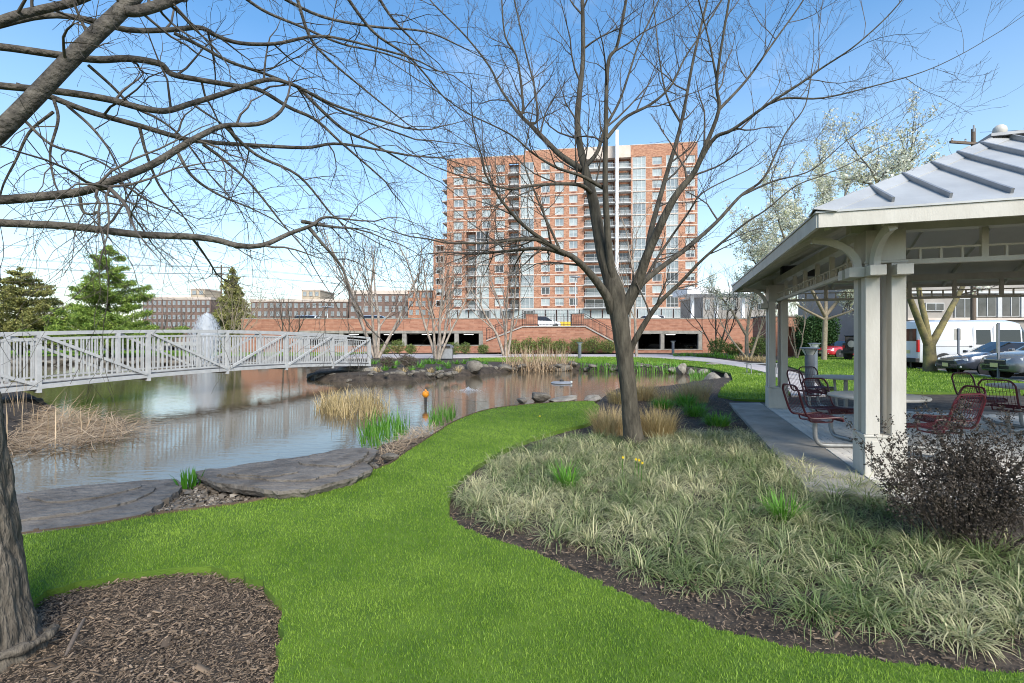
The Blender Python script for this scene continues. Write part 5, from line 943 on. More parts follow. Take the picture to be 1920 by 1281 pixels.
def shrub(px, py, w, h, label, mat, n, size, seed, group=None, name='shrub', z=0.0, stems=10, twig=bark_twig, aspect=.55, box=False, tint=(.5, .3), Y=None):
    rng = np.random.default_rng(seed); x, y, _ = G(px, py) if Y is None else P(px, py, Y); s = y / F; W_, Hh = w * s, h * s; t = empty(name, (x, y, 0), label=label, cat='shrub', group=group); br = []
    for i in range(stems):
        a = rng.uniform(0, 6.28); rr = rng.uniform(.1, .5) * W_; br.append((smooth_path([(x, y, z - .03), (x + rr * .4 * math.cos(a), y + rr * .4 * math.sin(a), z + Hh * .45), (x + rr * math.cos(a), y + rr * math.sin(a), z + Hh * rng.uniform(.75, 1.02))], 6), np.linspace(.012, .003, 6) * max(1, Hh)))
    V, Fq = tubes_np(br, 4); obj_np('stems', V, [Fq], twig, t)
    d = rng.normal(0, 1, (n, 3)); d /= np.linalg.norm(d, axis=1, keepdims=True); r = rng.uniform(.25, 1, n) ** .45; lump = 1 + .16 * np.sin(d[:, 0] * 5 + seed) * np.cos(d[:, 1] * 4 + seed * 2) + .12 * np.sin(d[:, 2] * 7 + d[:, 0] * 6)
    if box: d = d / np.max(np.abs(d), axis=1, keepdims=True) ** .7
    C = np.column_stack([x + d[:, 0] * r * lump * W_ / 2, y + d[:, 1] * r * lump * W_ / 2 * .8, z + Hh * (.5 + .5 * d[:, 2] * r * lump)]); C[:, 2] = np.maximum(C[:, 2], z + .02)
    leafmass('foliage', C, size, mat, t, rng, aspect, tint); return t
shrub(1518, 668, 46, 72, 'tall clipped dark evergreen hedge beside the brick wall corner', leaf_dark, 10000, .17, 1, name='evergreen_hedge', box=True); shrub(1549, 667, 38, 68, 'narrower clipped dark evergreen beside the parked jeep', leaf_dark, 8000, .17, 2, name='evergreen_hedge', box=True)
for i, a in enumerate([962, 990, 1020, 1050, 1082, 1112, 1140]): shrub(a, 663, 34, 26 + (i % 3) * 3, 'yellow green spring shrub in front of the brick stair', leaf_shrub, 1500, .12, 10 + i, 'shrubs in front of the stair')
for i, (a, b, w, h) in enumerate([(722, 664, 26, 20), (745, 663, 30, 26), (770, 664, 22, 18), (850, 665, 28, 24), (872, 664, 22, 22), (905, 664, 22, 18)]): shrub(a, b, w, h, 'loose green shrub below the left garage openings', leaf_shrub, 1200, .11, 30 + i, 'shrubs below the left garage openings')
for i, (a, b, w, h) in enumerate([(1345, 668, 34, 34), (1375, 668, 34, 26), (1420, 670, 34, 40), (1440, 668, 20, 30)]): shrub(a, b, w, h, 'rounded evergreen shrub against the right brick wall', leaf_shrub, 1700, .12, 50 + i, 'shrubs against the right brick wall', tint=(.2, .25))
for i, (a, b) in enumerate([(725, 690), (760, 686), (768, 690)]): shrub(a, b, 30, 22, 'reddish brown twiggy shrub in the bed at the bridge landing', leaf_purple, 900, .07, 70 + i, 'twiggy shrubs at the bridge landing', tint=(.9, .2))
for i in range(10): tuft('leafy_clump', [G(705 + i * 17, 699 - (i % 3) * 4, -.06)[:2]], 50, .34, (62, 16), (50, 25), .02, .15, green_m if i % 3 else tan_m, 'fresh %s tuft between the rocks of the bridge landing bank' % ('green' if i % 3 else 'straw coloured'), 'plant', 'tufts on the landing bank ' + ('green' if i % 3 else 'straw'), seed=300 + i)
for i in range(16):
    a = 700 + i * 14 + random.uniform(-4, 4); b = random.uniform(679, 687); tuft('leafy_clump', [G(a, b)[:2]], 60, .38, (60, 16), (60, 25), .03, .22, green_m, 'low fresh green perennial clump in the bed by the birches', 'plant', 'perennials by the birches', seed=100 + i)
for i in range(14):
    a = 1270 + i * 13; b = 668 + max(0, (a - 1330)) * .1; tuft('leafy_clump', [G(a, b)[:2]], 60, .55, (64, 16), (60, 25), .04, .35, green_m if i < 9 else tan_m, 'low %s clump along the path below the right brick wall' % ('green' if i < 9 else 'tan'), 'plant', 'clumps along the path ' + ('green' if i < 9 else 'tan'), seed=200 + i)
bb = shrub(1815, 1010, 240, 165, 'dark leafless looking barberry shrub with tiny brown leaves beside the gazebo', leaf_purple, 8000, .016, 5, name='barberry_shrub', z=-.05, stems=0 or 4, twig=bark_twig, tint=(.35, .3))
rng = np.random.default_rng(8); out = {}; RMIN[0] = .0015; x, y, _ = G(1815, 1010)
for i in range(60): a = rng.uniform(0, 6.28); r_ = rng.uniform(0, .28); grow(out, np.array([x + r_ * math.cos(a), y + r_ * .8 * math.sin(a), -.03]), np.array([math.cos(a) * r_ * 3, math.sin(a) * r_ * 2.4, 1.0]), rng.uniform(.48, .95), .006, 2, rng, .15, .7, .12, (4, 5), .4, 7)
bl = [b for L in out.values() for b in L]; V, Fq = tubes_np(bl, 3); obj_np('twigs', V, [Fq], leaf_purple, bb, tint=np.full(len(V), .2))
C = np.concatenate([b[0][1:] for b in bl]); C = C[rng.integers(0, len(C), 16000)] + rng.normal(0, .008, (16000, 3)); leafmass('twig_leaves', C, .018, leaf_purple, bb, rng, .7, (.3, .3))
# ------------------------------------------------------------------ brick apartment tower
TL = np.array([(838 - CX) / F * 137.4, 137.4]); TRr = np.array([(1308 - CX) / F * 128.0, 128.0]); TD = TRr - TL; TLEN = np.linalg.norm(TD); TD /= TLEN; TN = np.array([TD[1], -TD[0]]); TROT = math.atan2(TD[1], TD[0])
def s_of(px): k = (px - CX) / F; return (k * TL[1] - TL[0]) / (TD[0] - k * TD[1])
tower = empty('apartment_tower', (TL[0], TL[1], 0), TROT, 'tall orange brick apartment tower with balconies and glass bays', 'building')
# local frame: x along the facade, y into the building, z up
Z0, FH, NF = 9.9, 3.07, 13
def tl(mb, name, mat, parent=None): return mb.local(name, mat, parent or tower)
colsA = [('w', 850, 869), ('w', 876, 893), ('w', 903, 920), ('w', 930, 947), ('b', 954, 973), ('g', 976, 1001), ('w', 1014, 1031), ('w', 1040, 1057), ('w', 1067, 1083), ('c', 1095, 1152), ('b', 1160, 1183), ('g', 1186, 1211), ('w', 1223, 1241), ('g', 1249, 1272), ('w', 1285, 1304)]
colsB = [('w', 850, 866), ('b', 874, 892), ('g', 893, 917), ('w', 927, 945)] + colsA[4:]
core = MB(); topz = Z0 + NF * FH
core.box((TLEN / 2, 9.0, topz / 2), (TLEN - .02, 14.6, topz)); tl(core, 'core', brick_tower)
class Wall:
    def box(s, c, d, **k): MB().box(c, d).local('brick_pier' if abs(d[2] - FH) < .01 else 'spandrel', brick_tower, tower); return s
wall = Wall(); unit_w = MB(); unit_w.box((-.46, 0, 0), (.08, .10, 1)).box((.46, 0, 0), (.08, .10, 1)).box((0, 0, .46), (.84, .10, .08)).box((0, 0, -.46), (.84, .10, .08)).box((0, 0, 0), (.05, .09, .84)); unit_me = unit_w.mesh(frame_m)
unit_g = MB(); unit_g.box((-.48, 0, 0), (.04, .14, 1)).box((.48, 0, 0), (.04, .14, 1)).box((0, 0, .48), (.92, .13, .04)).box((0, 0, -.48), (.92, .13, .04)).box((-.16, 0, 0), (.035, .12, .92)).box((.16, 0, 0), (.035, .12, .92)).box((0, 0, -.2), (.92, .11, .04)); glass_me = unit_g.mesh(frame_m)
panes = [MB().box((0, 0.03, 0), (.9, .02, .9)).mesh(m) for m in (pane_pale, pane_pale, pane_mid, pane_mid, pane_dark)]
blind_me = MB().box((0, 0, .22), (.84, .012, .46)).mesh(pane_pale)
slab_me = MB().box((0, -.35, 0), (1, 2.1, .22)).mesh(frame_m)
rng = random.Random(4); balc_fr = {}
def rail_mesh(w, mat):
    m = MB(); m.box((0, 0, .98), (w, .06, .06)).box((0, 0, .12), (w, .05, .05)); n = int(w / .22)
    for i in range(n + 1): m.box((-w / 2 + w * i / n, 0, .55), (.03, .03, .84))
    return m.mesh(mat)
def window(k, x0, x1, z0, z1, me, y=.22, dark=False, pm=None):
    o = bpy.data.objects.new('window', me); link(o, tower); o.location = ((x0 + x1) / 2, y, (z0 + z1) / 2); o.scale = (x1 - x0, 1.0, z1 - z0)
    ws = [5, 5, 3, 3, 1] if not dark else [1, 1, 3, 3, 4]
    p = bpy.data.objects.new('pane', pm or rng.choices(panes, ws)[0]); link(p, o)
    if me is unit_me and rng.random() < .4: b = bpy.data.objects.new('blind', blind_me); link(b, o); b.location = (0, .012, 0)
for k in range(NF):
    z = Z0 + k * FH; cols = colsB if k < 7 else colsA; last = 0.0; dark = k < 5
    # piers between openings
    for typ, a, b in cols + [('end', 1308, 1308)]:
        x0, x1 = s_of(a), s_of(b)
        if x0 - last > .02: wall.box(((last + x0) / 2, .9, z + FH / 2), (x0 - last, 1.8, FH))
        last = x1
        if typ == 'w':
            wall.box(((x0 + x1) / 2, .9, z + .37), (x1 - x0, 1.8, .74)).box(((x0 + x1) / 2, .9, z + 2.92), (x1 - x0, 1.8, .30))
            window(k, x0 + .06, x1 - .06, z + .75, z + 2.76, unit_me, dark=dark and a > 1000 and rng.random() < .6); MB().box(((x0 + x1) / 2, -.02, z + .48), (1.2, .05, .34)).local('grille', grille_m, tower)
        elif typ == 'g': window(k, x0, x1, z + .1, z + FH - .1, glass_me, .12, dark=dark and a > 1180)
        elif typ in 'bc':
            window(k, x0 + .3, x1 - .3, z + .2, z + 2.5, glass_me, 1.5, dark=dark)
            w = x1 - x0; d = .35 if typ == 'b' else .9; sl_ = bpy.data.objects.new('balcony', slab_me); link(sl_, tower); sl_.location = ((x0 + x1) / 2, .75 - d, z - .02); sl_.scale = (w * (1.0 if typ == 'b' else 1.02), 1, 1)
            key = round(w, 1)
            if key not in balc_fr: balc_fr[key] = rail_mesh(w, frame_m)
            r = bpy.data.objects.new('railing', balc_fr[key]); link(r, tower); r.location = ((x0 + x1) / 2, -d - .5, z + .09)
            wall.box(((x0 + x1) / 2, 1.75, z + FH / 2), (w, .1, FH))
    MB().box((TLEN / 2, -.035, z), (TLEN, .07, .22)).local('floor_band', band_m, tower)
for a, b, h in ((838, 985, 1.9), (985, 1095, 3.0), (1183, 1308, 3.0)):
    x0, x1 = s_of(a), s_of(b); MB().box(((x0 + x1) / 2, .5, topz + h / 2), (x1 - x0, 1.0, h)).local('parapet', brick_tower, tower); MB().box(((x0 + x1) / 2, .5, topz + h + .09), (x1 - x0 + .1, 1.1, .16)).local('coping', band_m, tower)
x0, x1 = s_of(1095), s_of(1183); MB().box(((x0 + x1) / 2, .9, topz + 1.6), (x1 - x0 - .04, 1.6, 3.2)).local('penthouse_wall', band_m, tower)
MB().box((s_of(1156), -.9, (topz + 6.5 + 12) / 2), (.75, 2.4, topz + 6.5 - 12)).local('fin', white_m, tower)
MB().box((s_of(1060), 8, topz + 1.8), (26, 9, 3.0)).local('roof_house', frame_m, tower)
# ground floor shopfront
gl = MB()
for i in range(22):
    x0 = TLEN * (i + .05) / 22; x1 = TLEN * (i + .95) / 22; window(0, x0, x1, Z0 - 3.6, Z0 - .35, glass_me, .1, pm=panes[4] if 2 < i < 9 and i % 2 else panes[0])
MB().box((TLEN / 2, .6, Z0 - .17), (TLEN, 1.2, .30)).local('canopy_band', frame_m, tower)
# low wing and the stacked corner balconies at the left
wz = 29.6; MB().box((-1.95, 4, wz / 2), (3.9, 8, wz)).local('side_wing', brick_tower, tower)
for k in range(6): window(k, -3.2, -.7, Z0 + k * FH + .85, Z0 + k * FH + 2.6, unit_me, -.02)
for k in range(7, NF):
    z = Z0 + k * FH; b = MB().box((-.95, 4.0, z), (1.9, 4.2, .25)); b.local('balcony', band_m, tower); r = bpy.data.objects.new('railing', rail_mesh(1.9, frame_m)); link(r, tower); r.location = (-.95, 1.95, z + .1)
# ------------------------------------------------------------------ garage with brick parapet, stair and piers
GY = 58.0
def gx_(px, Y=GY): return (px - CX) / F * Y
def zy(py, Y=GY): return H + (CY - py) / F * Y
gar = empty('parking_garage', (0, GY, 0), label='low brick parking garage with dark openings and a long parapet', cat='building')
def gb(name, p0, p1, z0, z1, mat, y0=0.0, d=.4, Y=GY):
    x0, x1 = gx_(p0, Y), gx_(p1, Y); return MB().box(((x0 + x1) / 2, Y + y0 + d / 2, (z0 + z1) / 2), (x1 - x0, d, z1 - z0)).build(name, mat, gar)
TOP = zy(598)
for p0, p1 in ((452, 560), (560, 640), (640, 745), (745, 905), (905, 1008), (1072, 1190), (1190, 1317), (1317, 1400), (1400, 1500)):
    left = p1 <= 905 and p0 >= 560; mid_ = 905 <= p0 < 1190; zb = 2.55 if (left or p0 == 1190) else -.1
    gb('brick_panel', p0 + .12, p1 - .12, zb, TOP, brick_wall); gb('coping', p0, p1, TOP, TOP + .1, conc_dk, -.05, .55)
    if left: gb('brick_panel', p0 + .12, p1 - .12, -.1, .78, brick_wall)
    if p0 == 1190: gb('brick_panel', p0 + .12, p1 - .12, -.1, .30, brick_wall)
gb('brick_panel', 1008, 1072, -.1, 2.85, brick_wall)
gb('lintel', 560, 905, 2.24, 2.55, conc_dk, -.06, .5); gb('sill', 560, 905, .78, .88, conc_dk, -.06, .5)
gb('lintel', 1190, 1317, 2.19, 2.55, conc_dk, -.06, .5); gb('sill', 1190, 1317, .30, .40, conc_dk, -.06, .5)
for p in (562, 640, 706, 758, 856, 902): gb('column', p - 4, p + 4, .88, 2.24, conc_dk, -.03, .45)
for p in (1193, 1242, 1313): gb('column', p - 3.5, p + 3.5, .4, 2.19, conc_dk, -.03, .45)
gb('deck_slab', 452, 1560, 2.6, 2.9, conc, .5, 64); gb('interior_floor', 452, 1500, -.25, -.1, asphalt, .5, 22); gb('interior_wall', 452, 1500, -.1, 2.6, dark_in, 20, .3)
for i, p in enumerate((668, 690, 725, 780, 800, 835, 880, 1212, 1262, 1290)): x = gx_(p, 64); MB().box((x, 63 + i % 3, 2.16), (1.2, .12, .06)).build('strip_light', tube_light if i % 2 == 0 else frame_m, gar)
stair = empty('entrance_stair', (gx_(1035, 54), 54, 0), label='brick entrance stair block with black railings between two piers', cat='stair')
poly = [(905, 661), (912, 640), (980, 613.5), (1097, 613), (1150, 642), (1166, 661)]
MB().extrude([(gx_(a, 54), 54, zy(b, 54)) for a, b in poly], (0, 3.8, 0)).build('brick_block', brick_wall, stair)
for (a, b), (c, d) in zip(poly[1:4], poly[2:5]): MB().bar((gx_(a, 54), 54.1, zy(b, 54) + .06), (gx_(c, 54), 54.1, zy(d, 54) + .06), .45, .12).build('coping', conc, stair)
for p0, p1 in ((986, 1008), (1072, 1096)): MB().box((gx_((p0 + p1) / 2, 55), 55.6, 3.6), (gx_(p1, 55) - gx_(p0, 55), .8, 1.5)).build('pier', brick_wall, stair); MB().box((gx_((p0 + p1) / 2, 55), 55.6, 4.39), (gx_(p1, 55) - gx_(p0, 55) + .1, .9, .08)).build('pier_cap', conc, stair)
def railing(p, q, n, h, y):
    (a, b), (c, d) = p, q; A = Vector((gx_(a, y), y, zy(b, y))); B = Vector((gx_(c, y), y, zy(d, y))); up = Vector((0, 0, h))
    for f in (1.0, .82, .12): MB().bar(A + up * f, B + up * f, .05, .05).build('rail', black_m, stair)
    for i in range(n + 1): P_ = A.lerp(B, i / n); MB().bar(P_, P_ + up * (1.0 if i % 6 == 0 else .82), .055 if i % 6 == 0 else .025, up=(0, 1, 0)).build('picket', black_m, stair)
railing((912, 638), (980, 611.5), 24, 1.3, 54.15); railing((1097, 611), (1150, 640), 24, 1.3, 54.15); railing((1008, 611.5), (1072, 611.5), 24, 1.35, 55.4); railing((980, 611.5), (1008, 611.5), 8, 1.35, 54.15); railing((1072, 611.5), (1097, 611), 8, 1.35, 54.15)
sh = empty('stair_house', (gx_(1470, 47), 47, 0), label='small brick stair house with a tan recessed doorway', cat='building'); top_ = zy(594, 47)
def sb_(name, p0, p1, z0, z1, mat, y0, d): x0, x1 = gx_(p0, 47), gx_(p1, 47); return MB().box(((x0 + x1) / 2, 47 + y0 + d / 2, (z0 + z1) / 2), (x1 - x0, d, z1 - z0)).build(name, mat, sh)
sb_('wall', 1440, 1466, -.1, top_, brick_wall, 0, 3); sb_('wall', 1488, 1502, -.1, top_, brick_wall, 0, 3); sb_('lintel_wall', 1466, 1488, 2.75, top_, brick_wall, 0, 3); sb_('alcove', 1466, 1488, -.1, 2.75, tan_door, 1.6, 1.2); sb_('roof', 1438, 1504, top_, top_ + .12, conc_dk, -.1, 3.3)
sb_('door', 1471, 1482, 0, 2.1, grille_m, 1.55, .05); MB().box((gx_(1478, 48), 48.4, zy(614, 48)), (.35, .2, .25)).build('wall_lamp', tube_light, sh)
# ------------------------------------------------------------------ far buildings
def far_block(name, px0, px1, ytop, Y, depth, cols, rows, mat, label, win=pane_mid, zmin=3, roofh=.4, wr=(.5, .55)):
    x0, x1, zt = gx_(px0, Y), gx_(px1, Y), zy(ytop, Y); t = empty(name, ((x0 + x1) / 2, Y, 0), label=label, cat='building'); MB().box(((x0 + x1) / 2, Y + depth / 2, zt / 2), (x1 - x0, depth, zt)).build('walls', mat, t); MB().box(((x0 + x1) / 2, Y + depth / 2, zt + roofh / 2), (x1 - x0 + .5, depth + .5, roofh)).build('roof', band_m, t)
    cw = (x1 - x0) / cols; rh = (zt - zmin) / rows; wm = MB().box((0, 0, 0), (cw * wr[0], .12, rh * wr[1])).mesh(win); fm = MB().box((-cw * wr[0] / 2, 0, 0), (.12, .16, rh * wr[1])).box((cw * wr[0] / 2, 0, 0), (.12, .16, rh * wr[1])).box((0, 0, rh * wr[1] / 2), (cw * wr[0] + .12, .16, .12)).box((0, 0, -rh * wr[1] / 2), (cw * wr[0] + .12, .16, .12)).box((0, 0, 0), (.1, .15, rh * wr[1])).mesh(grey_m)
    for i in range(cols):
        for j in range(rows):
            o = bpy.data.objects.new('window', fm); link(o, t); o.location = (x0 + cw * (i + .5) - t.location.x, -.05, zmin + rh * (j + .55)); p = bpy.data.objects.new('pane', wm); link(p, o); p.location = (0, .02, 0)
    return t
far_block('brick_building', 268, 395, 562, 170, 20, 14, 5, farbrick, 'long brick apartment block with many windows behind the bare trees', roofh=.9)
far_block('stair_tower', 358, 384, 543, 178, 10, 2, 3, cream_m, 'cream rooftop block above the long brick apartments', zmin=12)
far_block('brick_building', 470, 652, 566, 160, 18, 16, 4, farbrick, 'brown brick row building behind the low garage parapet', roofh=.8)
far_block('cream_building', 566, 600, 545, 175, 14, 3, 6, cream_m, 'cream coloured block rising behind the brown brick row')
far_block('brick_building', 655, 770, 552, 150, 20, 9, 4, farbrick, 'brick building with pale cornice left of the tower', roofh=1.2)
far_block('brick_building', 765, 836, 546, 146, 16, 6, 5, brick_tower, 'orange brick building tucked against the left side of the tower')
far_block('low_building', 1318, 1450, 556, 105, 14, 8, 2, beige_m, 'pale low building to the right of the tower')
t = empty('entrance_canopy', (gx_(1346, 88), 88, 0), label='flat white canopy projecting beside the brick tower', cat='canopy'); MB().box((gx_(1346, 88), 90, zy(547, 88)), (gx_(1412, 88) - gx_(1283, 88), 8, 1.1)).build('roof', white_m, t)
for p in (1300, 1345, 1395): MB().box((gx_(p, 88), 88.5, zy(552, 88) / 2), (.5, .5, zy(552, 88))).build('column', white_m, t)
of = empty('office_building', (gx_(1790, 45), 45, 0), label='beige office building with dark tinted windows behind the van', cat='building'); zt = 9.0
def ob(name, p0, p1, y0, y1, mat, off=0, d=.3): x0, x1 = gx_(p0, 45), gx_(p1, 45); z0, z1 = zy(y1, 45), zy(y0, 45); return MB().box(((x0 + x1) / 2, 45 + off + d / 2, (z0 + z1) / 2), (x1 - x0, d, z1 - z0)).build(name, mat, of)
ob('walls', 1668, 2100, 480, 664, beige_m, .4, 14); ob('ledge', 1668, 2100, 596, 600, band_m, .1, .3); ob('ledge', 1668, 2100, 546, 550, frame_m, .05, .35)
for p0, p1, y0, y1 in ((1742, 1773, 569, 581), (1797, 1827, 560, 595), (1838, 1871, 556, 592), (1884, 1915, 556, 592), (1928, 1960, 556, 592)):
    f = ob('window', p0 - 1.5, p1 + 1.5, y0 - 1.5, y1 + 1.5, frame_m, .22, .16); ob('pane', p0, p1, y0, y1, pane_dark, .19, .05); ob('mullion', (p0 + p1) / 2 - .6, (p0 + p1) / 2 + .6, y0, y1, frame_m, .15, .05)
for p in (1832, 1877, 1921): ob('pilaster', p - 3.5, p + 3.5, 551, 595, frame_m, .1, .3)
for p in (1760, 1790): ob('pilaster', p - 5, p + 5, 600, 660, conc, .1, .3)
ho = empty('small_house', (gx_(1585, 85), 85, 0), label='small white house with an orange roof seen beyond the hedge', cat='house'); x0, x1 = gx_(1570, 85), gx_(1604, 85); MB().box(((x0 + x1) / 2, 87, 1.6), (x1 - x0, 4, 3.2)).build('walls', white_m, ho)
MB().extrude([(x0 - .2, 84.8, 3.2), (x1 + .2, 84.8, 3.2), ((x0 + x1) / 2, 84.8, 4.4)], (0, 4.4, 0)).build('roof', orange_m if False else mk('clay_roof', (.42, .2, .08), (.5, .26, .12), 3, .8), ho)
for p in (1578, 1590, 1598): MB().box((gx_(p, 85), 84.98, 1.9), (.7, .06, 1.1)).build('window', pane_dark, ho)
fw = empty('street_wall', (-55, 67, 0), label='low grey guard wall along the street beyond the pond', cat='wall'); MB().box((-58, 67, .95), (84, .25, .5)).build('panel', conc, fw)
for i in range(20): MB().box((-98 + i * 4.2, 67, .45), (.3, .3, .9)).build('post', conc, fw)
def lamp(px, Y, ytop, base, label): x = gx_(px, Y); zt = zy(ytop, Y); t = empty('street_lamp', (x, Y, base), label=label, cat='street lamp'); MB().tube([(x, Y, base), (x, Y, zt)], [.09, .06], 8).build('pole', frame_m, t, True); MB().lathe([(0, -.12), (.35, -.1), (.75, .0), (.7, .1), (0, .18)], (x, Y, zt), 20).build('lamp_head', grey_m, t, True)
lamp(1079, 70, 520, 2.9, 'slim white lamp post with a flat round head before the tower'); lamp(614, 66, 576, 2.9, 'white lamp post standing on the garage deck')

# ------------------------------------------------------------------ vehicles (x forward, y left, z up)
def loft(st, sec, name, mat, parent, glass=None):
    """st: stations; sec(i) -> half section; faces listed in glass go to their own panes"""
    n = len(sec(st[0])); V = []
    for s in st:
        h = sec(s); V += [(s[0], y, z) for y, z in h] + [(s[0], -y, z) for y, z in reversed(h[1:-1])]
    m = 2 * n - 2; body = []; gl = {}
    for i in range(len(st) - 1):
        for j in range(m):
            f = (i * m + j, i * m + (j + 1) % m, (i + 1) * m + (j + 1) % m, (i + 1) * m + j); g = glass(i, j if j < n - 1 else m - 1 - j) if glass else None
            if g: gl.setdefault((g, j >= n - 1 if g.startswith('side') else 0), []).append(f)
            else: body.append(f)
    body += [tuple(reversed(range(m))), tuple((len(st) - 1) * m + j for j in range(m))]
    o = MB().add(V, body).local(name, mat, parent, True)
    for (g, _), fs in gl.items():
        ids = sorted({i for f in fs for i in f}); mp = {k: j for j, k in enumerate(ids)}; MB().add([V[i] for i in ids], [tuple(mp[i] for i in f) for f in fs]).local(g, glass_m, parent)
    return o
def wheel(x, y, r, w, parent):
    R = Matrix.Rotation(math.pi / 2, 3, 'X'); t = MB().lathe([(r * .62, -w / 2), (r * .93, -w / 2), (r, -w * .3), (r, w * .3), (r * .93, w / 2), (r * .62, w / 2)], (x, y, r), 28, R).local('wheel', tyre_m, parent, True)
    sd = 1 if y > 0 else -1; MB().lathe([(r * .60, -.02), (r * .60, .02), (r * .5, .03), (0, .035)], (x, y + sd * (w / 2 - .03), r), 20, R).local('rim', trim_m, t, True)
    m = MB()
    for k in range(5): a = k * 2 * math.pi / 5; m.bar((x, y + sd * (w / 2 + .005), r), (x + r * .6 * math.cos(a), y + sd * (w / 2 - .01), r + r * .6 * math.sin(a)), .07, .03, up=(0, 1, 0))
    m.tube([(x + r * .6 * math.cos(a), y + sd * (w / 2 - .01), r + r * .6 * math.sin(a)) for a in np.linspace(0, 2 * math.pi, 24, endpoint=False)], .022, 6, close=True); m.local('spokes', rim_m, t)
def car(kind, paint, loc, heading, label, group=None):
    t = empty('parked_car', loc, heading, label, 'car', group)
    if kind == 'sedan':
        # x, sill z, waist z, belt z, top z, half widths low / waist / belt / top
        st = [(-2.4, .38, .62, .88, .98, .70, .78, .74, .55), (-2.3, .30, .60, .93, 1.04, .82, .88, .84, .62), (-1.75, .24, .60, .96, 1.08, .88, .93, .90, .66), (-1.45, .23, .60, .97, 1.14, .89, .93, .90, .64), (-.75, .22, .60, .97, 1.42, .89, .93, .90, .60), (-.68, .22, .60, .97, 1.43, .89, .93, .90, .60), (.25, .22, .60, .95, 1.45, .89, .93, .89, .60), (.32, .22, .60, .95, 1.44, .89, .93, .89, .60), (1.15, .22, .60, .93, 1.00, .89, .93, .87, .62), (1.25, .22, .60, .92, .97, .89, .93, .86, .62), (1.9, .24, .58, .82, .88, .86, .91, .82, .58), (2.3, .26, .54, .70, .76, .78, .82, .70, .5), (2.45, .32, .50, .60, .64, .62, .66, .56, .4)]
        glz = {3: 'rear_window', 7: 'windscreen'}; cab = (3, 7); sides = (4, 5, 6); L, wr, ax = 4.9, .33, (1.45, -1.40)
    else:
        st = [(-2.25, .50, .8, 1.05, 1.45, .74, .82, .78, .55), (-2.15, .36, .72, 1.10, 1.62, .84, .90, .86, .62), (-2.0, .32, .72, 1.10, 1.66, .88, .93, .89, .64), (-1.2, .28, .70, 1.10, 1.70, .89, .94, .90, .65), (-1.1, .28, .70, 1.10, 1.70, .89, .94, .90, .65), (-.1, .28, .70, 1.08, 1.70, .89, .94, .90, .65), (.0, .28, .70, 1.08, 1.69, .89, .94, .90, .65), (.35, .28, .70, 1.07, 1.62, .89, .94, .90, .64), (1.05, .28, .70, 1.06, 1.14, .89, .94, .88, .64), (1.15, .28, .70, 1.05, 1.12, .89, .94, .87, .64), (1.85, .30, .70, .97, 1.04, .87, .92, .84, .60), (2.2, .34, .66, .86, .92, .80, .84, .74, .52), (2.32, .40, .60, .74, .78, .64, .70, .60, .42)]
        glz = {0: 'rear_window', 7: 'windscreen'}; cab = (1, 7); sides = (2, 3, 4, 5, 6); L, wr, ax = 4.6, .36, (1.42, -1.30)
    def sec(s): x, zb, zw, ze, zt, wl_, ww, we, wt = s; return [(0, zb), (wl_ * .9, zb), (wl_, zb + .06), (ww, zw), (we, ze), (wt, zt - .05 if zt - ze > .15 else zt - .02), (wt * .8, zt - .008), (0, zt)]
    def glass(i, j):
        if j == 4 and i in sides: return 'side_window'
        if i in glz and j in (4, 5, 6): return glz[i]
    loft(st, sec, 'body', paint, t, glass)
    for a in ax:
        for s in (-1, 1): wheel(a, s * .80, wr, .22, t); MB().lathe([(wr + .07, -.012), (wr + .07, .012), (0, .013)], (a, s * .915, wr + .01), 24, Matrix.Rotation(math.pi / 2, 3, 'X')).local('wheel_arch', trim_m, t)
    f = st[-1][0]; zg = st[-1][3]
    for s in (-1, 1):
        MB().bar((f - .30, s * .80, zg + .08), (f - .03, s * .46, zg + .03), .10, .11).local('headlight', head_m, t, bevel=.02); MB().box((f - .12, s * .66, zg - .22), (.12, .16, .07)).local('fog_light', head_m, t); MB().box((.95, s * 1.0, 1.0 if kind == 'sedan' else 1.12), (.12, .2, .13)).local('mirror', paint, t, bevel=.03); MB().box((st[0][0] + .06, s * .62, st[0][3] - .05), (.1, .26, .12)).local('tail_light', red_lens, t)
    MB().box((f - .01, 0, zg - .05), (.05, .95, .17)).local('grille', trim_m, t, bevel=.015); MB().bar((f + .018, -.46, zg + .03), (f + .018, .46, zg + .03), .02, .03).local('grille_bar', rim_m, t); MB().box((f - .05, 0, zg - .24), (.1, 1.2, .12)).local('lower_intake', trim_m, t); MB().box((f + .03, 0, zg - .16), (.015, .34, .16)).local('number_plate', plate_m, t); return t
hv = math.atan2(.12, -.99)
sx, sy, _ = G(1790, 702); car('sedan', carg_m, (sx + 2.4, sy + .1, -.035), hv, 'dark slate sedan parked nose towards the lawn')
sx, sy, _ = G(1884, 713); car('suv', cars_m, (sx + 2.3, sy + .1, -.035), hv, 'silver compact car parked beside the tall sign plate')
car('sedan', carr_m, (gx_(1592, 42), 42.5, -.035), math.pi + .2, 'red car parked behind the jeep near the hedge')
for i, (p, Y, k, m_) in enumerate([(565, 63, 'suv', carw_m), (712, 63, 'suv', carw_m), (1212, 62.8, 'suv', carw_m)]): car(k, m_, (gx_(p, Y), Y, 2.9), .0 if i % 2 else math.pi, 'white car on the garage deck %s' % ['above the bare wall end', 'behind the tall multi stemmed tree', 'right of the central tree'][i])
far_src = [car(['suv', 'sedan'][i % 2], [cark_m, carg_m, cars_m, cark_m][i % 4], (-84 + i * 5.4, 72 + (i % 2) * .3, -.03), math.pi * (i % 2), 'dark car parked along the street beyond the pond', 'cars along the far street') for i in range(4)]
